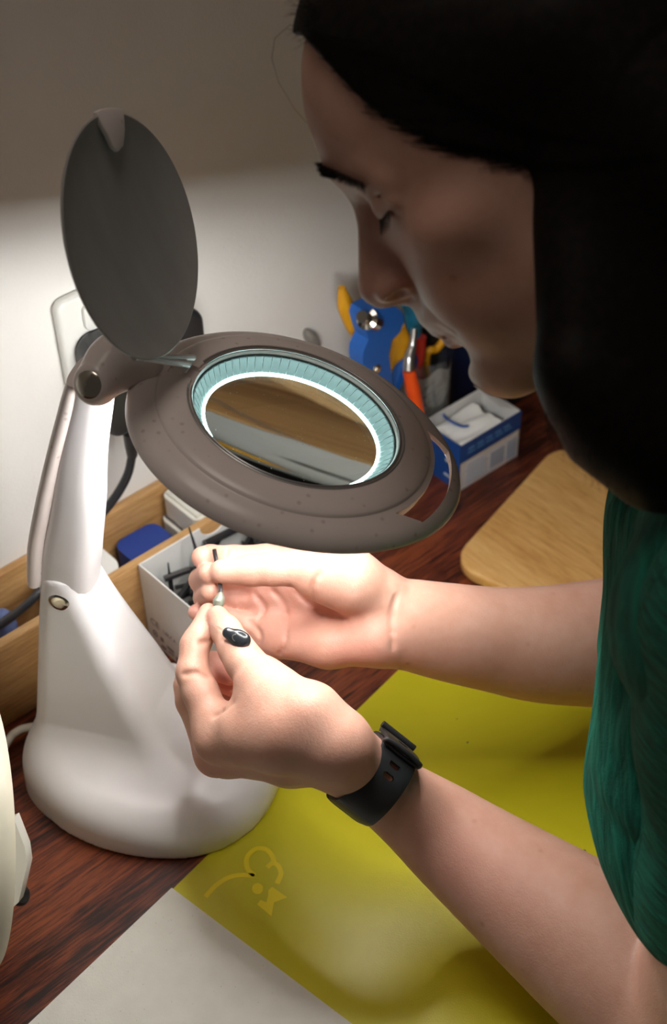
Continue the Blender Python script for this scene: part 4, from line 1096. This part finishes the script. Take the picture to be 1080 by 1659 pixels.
# ---- green top: body and left sleeve
hs = .0018
sf = Field((.30, .00, -.10), (.92, .62, .56), hs)
def sc(a_, b_, r0, r1, k=.03):
    e = .035
    sf.add(*capsule(D(a_[0], a_[1], a_[2]+e), D(b_[0], b_[1], b_[2]+e), r0*1.04, r1*1.04), k)
sc((1190,830,.79), (1180,1000,.79), .056, .055, 0)
sc((1105,790,.76), (1075,860,.765), .020, .020)
sc((1115,860,.77), (1095,1100,.765), .033, .034)
sc((1115,1100,.765), (1085,1260,.755), .036, .036)
sc((1085,1260,.755), (1105,1350,.745), .036, .033)
sc((1105,1350,.745), (1160,1440,.735), .033, .035)
sc((1190,1000,.79), (1230,1400,.76), .06, .07)
sc((1230,760,.80), (1190,830,.79), .055, .056)
sc((1150,760,.76), (1260,900,.74), .035, .05)
sc((1260,800,.89), (1215,900,.90), .062, .058, .04)             # right sleeve, behind
sc((1230,880,.70), (1195,1010,.655), .055, .058, .04)
# hanging folds
for a_, b_, r in (((1010,830,.742),(990,1240,.735),.0075), ((1040,860,.728),(1010,1280,.722),.0085), ((1068,960,.715),(1040,1310,.712),.008), ((1050,1180,.712),(1062,1330,.708),.008), ((1075,1050,.705),(1040,1200,.708),.006)):
    sc(a_, b_, r, r*1.1, .012)
Vs, Fs = sf.mesh(); Vs = relax(Vs, Fs, 2)
sv = Field((.22, -.05, -.02), (.62, .45, .50), hs)
def sc2(a_, b_, r0, r1, k=.02): sv.add(*capsule(D(*a_), D(*b_), r0, r1), k)
sc2((1240,1010,.660), (1235,1180,.700), .0570, .0565, 0)
sc2((1235,1180,.700), (1224,1420,.755), .0560, .0580)
sc2((1224,1420,.755), (1198,1570,.790), .0580, .0575)
hemn = nz(D(1198,1560,.790)-D(1224,1420,.755)); hem = D(1035, 1545, .755)
hemn = nz(hemn + .30*R - .1*F)
sv.sub(lambda X, Y, Z: -((X-hem[0])*hemn[0]+(Y-hem[1])*hemn[1]+(Z-hem[2])*hemn[2]), hem-.16, hem+.16, .003)
for k in range(11):
    f = k/10; p_ = D(1188-20*f, 1130+370*f, .640); 
Vv, Fv = sv.mesh(); Vv = relax(Vv, Fv, 2)
Va = np.concatenate([Vs, Vv]); Fa = np.concatenate([Fs, Fv+len(Vs)])
shirt = mesh_np('green_top', Va, Fa, M['shirt'], person)
# cloth coordinates: pleats run along the drop of the cloth, across the sleeve
cl = np.zeros((len(Va), 3), np.float32)
dl = Va-C; zc_ = dl @ F; px_ = dl @ R/zc_; py_ = dl @ U/zc_
q_ = Va[:len(Vs)]; pv = D(1230, 1100, .84); aR = (q_-pv) @ R; aF = (q_-pv) @ F; aU = (q_-pv) @ U
cl[:len(Vs),0] = np.arctan2(aF, -aR)*.075; cl[:len(Vs),1] = aU*.10
q_ = Va[len(Vs):]; ax_ = nz(D(1198,1570,.79)-D(1240,1010,.66)); o_ = D(1240,1010,.66); aA = (q_-o_) @ ax_; s1 = nz(R-ax_*(R @ ax_)); s2 = np.cross(ax_, s1)
cl[len(Vs):,0] = aA; cl[len(Vs):,1] = np.arctan2((q_-o_) @ s2, (q_-o_) @ s1)*.05*.16
at = shirt.data.attributes.new('cloth_uv', 'FLOAT_VECTOR', 'POINT'); at.data.foreach_set('vector', cl.ravel())

# ---- watch strap
wc = D(601, 1262, .878); wa = nz(D(670, 1314, .884)-D(560, 1228, .876))
w1 = nz(U - wa*(U @ wa)); w2 = np.cross(wa, w1)                     # around the wrist
watch = empty('wristwatch', wc, 0, 'black silicone watch strap with slotted holes around her left wrist', 'watch')
def ring_pt(a, r, s): return wc + wa*s + w1*cos(a)*r + w2*sin(a)*r*.96
def wrist_r(a, s, off):
    o = wc + wa*s; d_ = w1*cos(a) + w2*sin(a); q = bvh.ray_cast(Vector(o+d_*.06), Vector(-d_)); 
    return min(.0245, np.linalg.norm(np.array(q[0])-o) if q[0] is not None and q[3] < .058 else .022) + off
def band(name, a0, a1, hw, off, th, holes=(), lift=0.0, skew=0.0):
    na, ns = max(12, int((a1-a0)*40)), 28; bm = nb(); g = []
    for i in range(na+1):
        a = a0+(a1-a0)*i/na; r = max(wrist_r(a, s_, 0) for s_ in (-hw*.9, 0, hw*.9)); row = []
        for j in range(ns+1):
            s_ = -hw+2*hw*j/ns; ed = 1-abs(2*j/ns-1)**6*.0008/max(off,.001)
            row.append(bm.verts.new(ring_pt(a, r+off*ed + lift*(i/na)**2, s_ + skew*(i/na))))
        g.append(row)
    for i in range(na):
        for j in range(ns):
            am_ = a0+(a1-a0)*(i+.5)/na; sm_ = -hw+2*hw*(j+.5)/ns
            if any(((am_-ha)*.026/.0017)**4+((sm_-hs_)/.0034)**4 < 1 for ha, hs_ in holes): continue
            bm.faces.new((g[i][j], g[i+1][j], g[i+1][j+1], g[i][j+1]))
    bmesh.ops.delete(bm, geom=[v for v in bm.verts if not v.link_faces], context='VERTS')
    bmesh.ops.recalc_face_normals(bm, faces=bm.faces)
    bmesh.ops.solidify(bm, geom=list(bm.faces), thickness=th)
    return put(name, bm, M['black_rubber'], watch)
# angle 0 = up in the picture; the visible side is where w1*cos+w2*sin faces the camera
sg = 1 if (w2 @ -F) > 0 else -1
hol = [(sg*(1.02), .0), (sg*(1.30), .0)]
band('strap', -pi, pi, .0128, .0030, .0022, hol)
e0, e1 = (.02, .80) if sg > 0 else (-.80, -.02)
band('strap_end', e0-.30, e1-.12, .0128, .0062, .0024, [(sg*.10, .0), (sg*.36, .0)], lift=0.0)
bm = nb(); lp = []
aa = sg*.72; r = max(wrist_r(aa, s_, 0) for s_ in (-.01, 0, .01))
for i in range(49):
    t = 2*pi*i/48; s_ = .0140*cos(t); e = .0020*sin(t); s_ = math.copysign(min(abs(s_), .0128), s_)
    lp.append(ring_pt(aa, r+.0062+e, s_))
tube(bm, lp, .0016, 10); put('keeper_loop', bm, M['black_rubber'], watch)
bm = nb(); aa2 = sg*-.30; r = max(wrist_r(aa2, s_, 0) for s_ in (-.01, 0, .01))
tube(bm, [ring_pt(aa2, r+.0082, s_) for s_ in np.linspace(-.0125, .0125, 8)], .0021, 12); put('strap_tip', bm, M['black_rubber'], watch)

# ---- hearing aid and the small tool held between the fingertips
hc0, hc1 = D(364, 1023, .880), D(401, 1042, .878)
ha_x = nz(hc1-hc0); ha_v = nz(-F - ha_x*(-F @ ha_x)); 
aid = empty('hearing_aid', (hc0+hc1)/2, 0, 'small dark graphite hearing aid shell lying on her left thumb', 'hearing aid')
fa = Field(np.minimum(hc0, hc1)-.015, np.maximum(hc0, hc1)+.015, .0005)
fa.add(*capsule(hc0+ha_x*.002, hc1-ha_x*.004, .0034, .0044, (ha_v, .66)), 0)
fa.add(*capsule(hc1-ha_x*.006, hc1-ha_x*.0035, .0044, .0040, (ha_v, .68)), .003)
ct_ = (hc0+hc1)/2 + ha_x*.002 + ha_v*.0040
Va_, Fa_ = fa.mesh(); Va_ = relax(Va_, Fa_, 2); mesh_np('shell', Va_, Fa_, M['hearing_shell'], aid)
ha_y = np.cross(ha_v, ha_x)
bm = nb(); base = hc0*.42+hc1*.58 + ha_v*.0030
tube(bm, [base + ha_x*.0030*cos(t) + ha_y*.0020*sin(t) for t in np.linspace(2.2, 4.6, 14)], .00035, 6); put('control_ridge', bm, M['steel'], aid)
for k, (dx, dy, r_) in enumerate(((.0016,.0002,.0006), (-.0002,.0006,.0004), (.0048,-.0002,.00035))):
    bm = nb(); bmesh.ops.create_uvsphere(bm, u_segments=12, v_segments=8, radius=r_, matrix=Matrix.Translation(Vector(base+ha_x*dx+ha_y*dy-ha_v*.0003))); put('microphone_port', bm, M['chrome'], aid)
bm = nb(); tube(bm, smooth_path([hc0+ha_x*.001, D(356,1018,.884), D(345,1012,.892), D(334,1005,.900)], 6), .0006, 8); put('clear_tube', bm, M['clear_plastic'], aid)
dm = empty('receiver_wire', D(356, 950, .922), 0, 'thin black wire with smoky dome tip pinched between her fingertips', 'wire')
bm = nb(); tube(bm, smooth_path([D(347,890,.930), D(349,902,.931), D(352,916,.930), D(355,936,.924), D(357,950,.918), D(357,962,.915)], 6), .0014, 8)
put('wire', bm, M['black_plastic'], dm)
bm = nb(); tube(bm, [D(357.5,960,.915), D(357,966,.914), D(354,975,.913), D(352,982,.913), D(350,986,.913)], [.0012, .0026, .0038, .0032, .0012], 14); put('dome_tip', bm, M['dome'], dm)

# ================================================================== light and camera
w = bpy.data.worlds.new('room_light'); SC.world = w; w.use_nodes = True
bgn = w.node_tree.nodes['Background']; bgn.inputs[0].default_value = (1.0, .86, .74, 1); bgn.inputs[1].default_value = .042
ld = bpy.data.lights.new('overhead_fill', 'AREA'); ld.shape = 'DISK'; ld.size = .9; ld.energy = 6.2; ld.color = (1.0, .88, .78)  # unseen overhead fill, added for ambient light from above
lo = bpy.data.objects.new('overhead_fill', ld); COL.objects.link(lo); lo.location = (.24, .58, 1.9)
cam = bpy.data.cameras.new('camera'); co = bpy.data.objects.new('camera', cam); COL.objects.link(co)
mm = Matrix.Identity(4)
for i in range(3): mm[i][0], mm[i][1], mm[i][2], mm[i][3] = R[i], U[i], -F[i], C[i]
co.matrix_world = mm
cam.sensor_fit = 'HORIZONTAL'; cam.sensor_width = 24.0; cam.lens = FPX/1080*24.0
cam.clip_start = .02; cam.clip_end = 20
cam.dof.use_dof = True; cam.dof.focus_distance = .88; cam.dof.aperture_fstop = 8.0
SC.camera = co
vs_ = SC.view_settings; vs_.view_transform = 'Standard'; vs_.look = 'None'; vs_.gamma = 1; vs_.exposure = 0.0; vs_.use_curve_mapping = False
SC.cycles.caustics_reflective = False; SC.cycles.caustics_refractive = False
SC.cycles.sample_clamp_indirect = 4.0; SC.cycles.max_bounces = 10; SC.cycles.transparent_max_bounces = 8
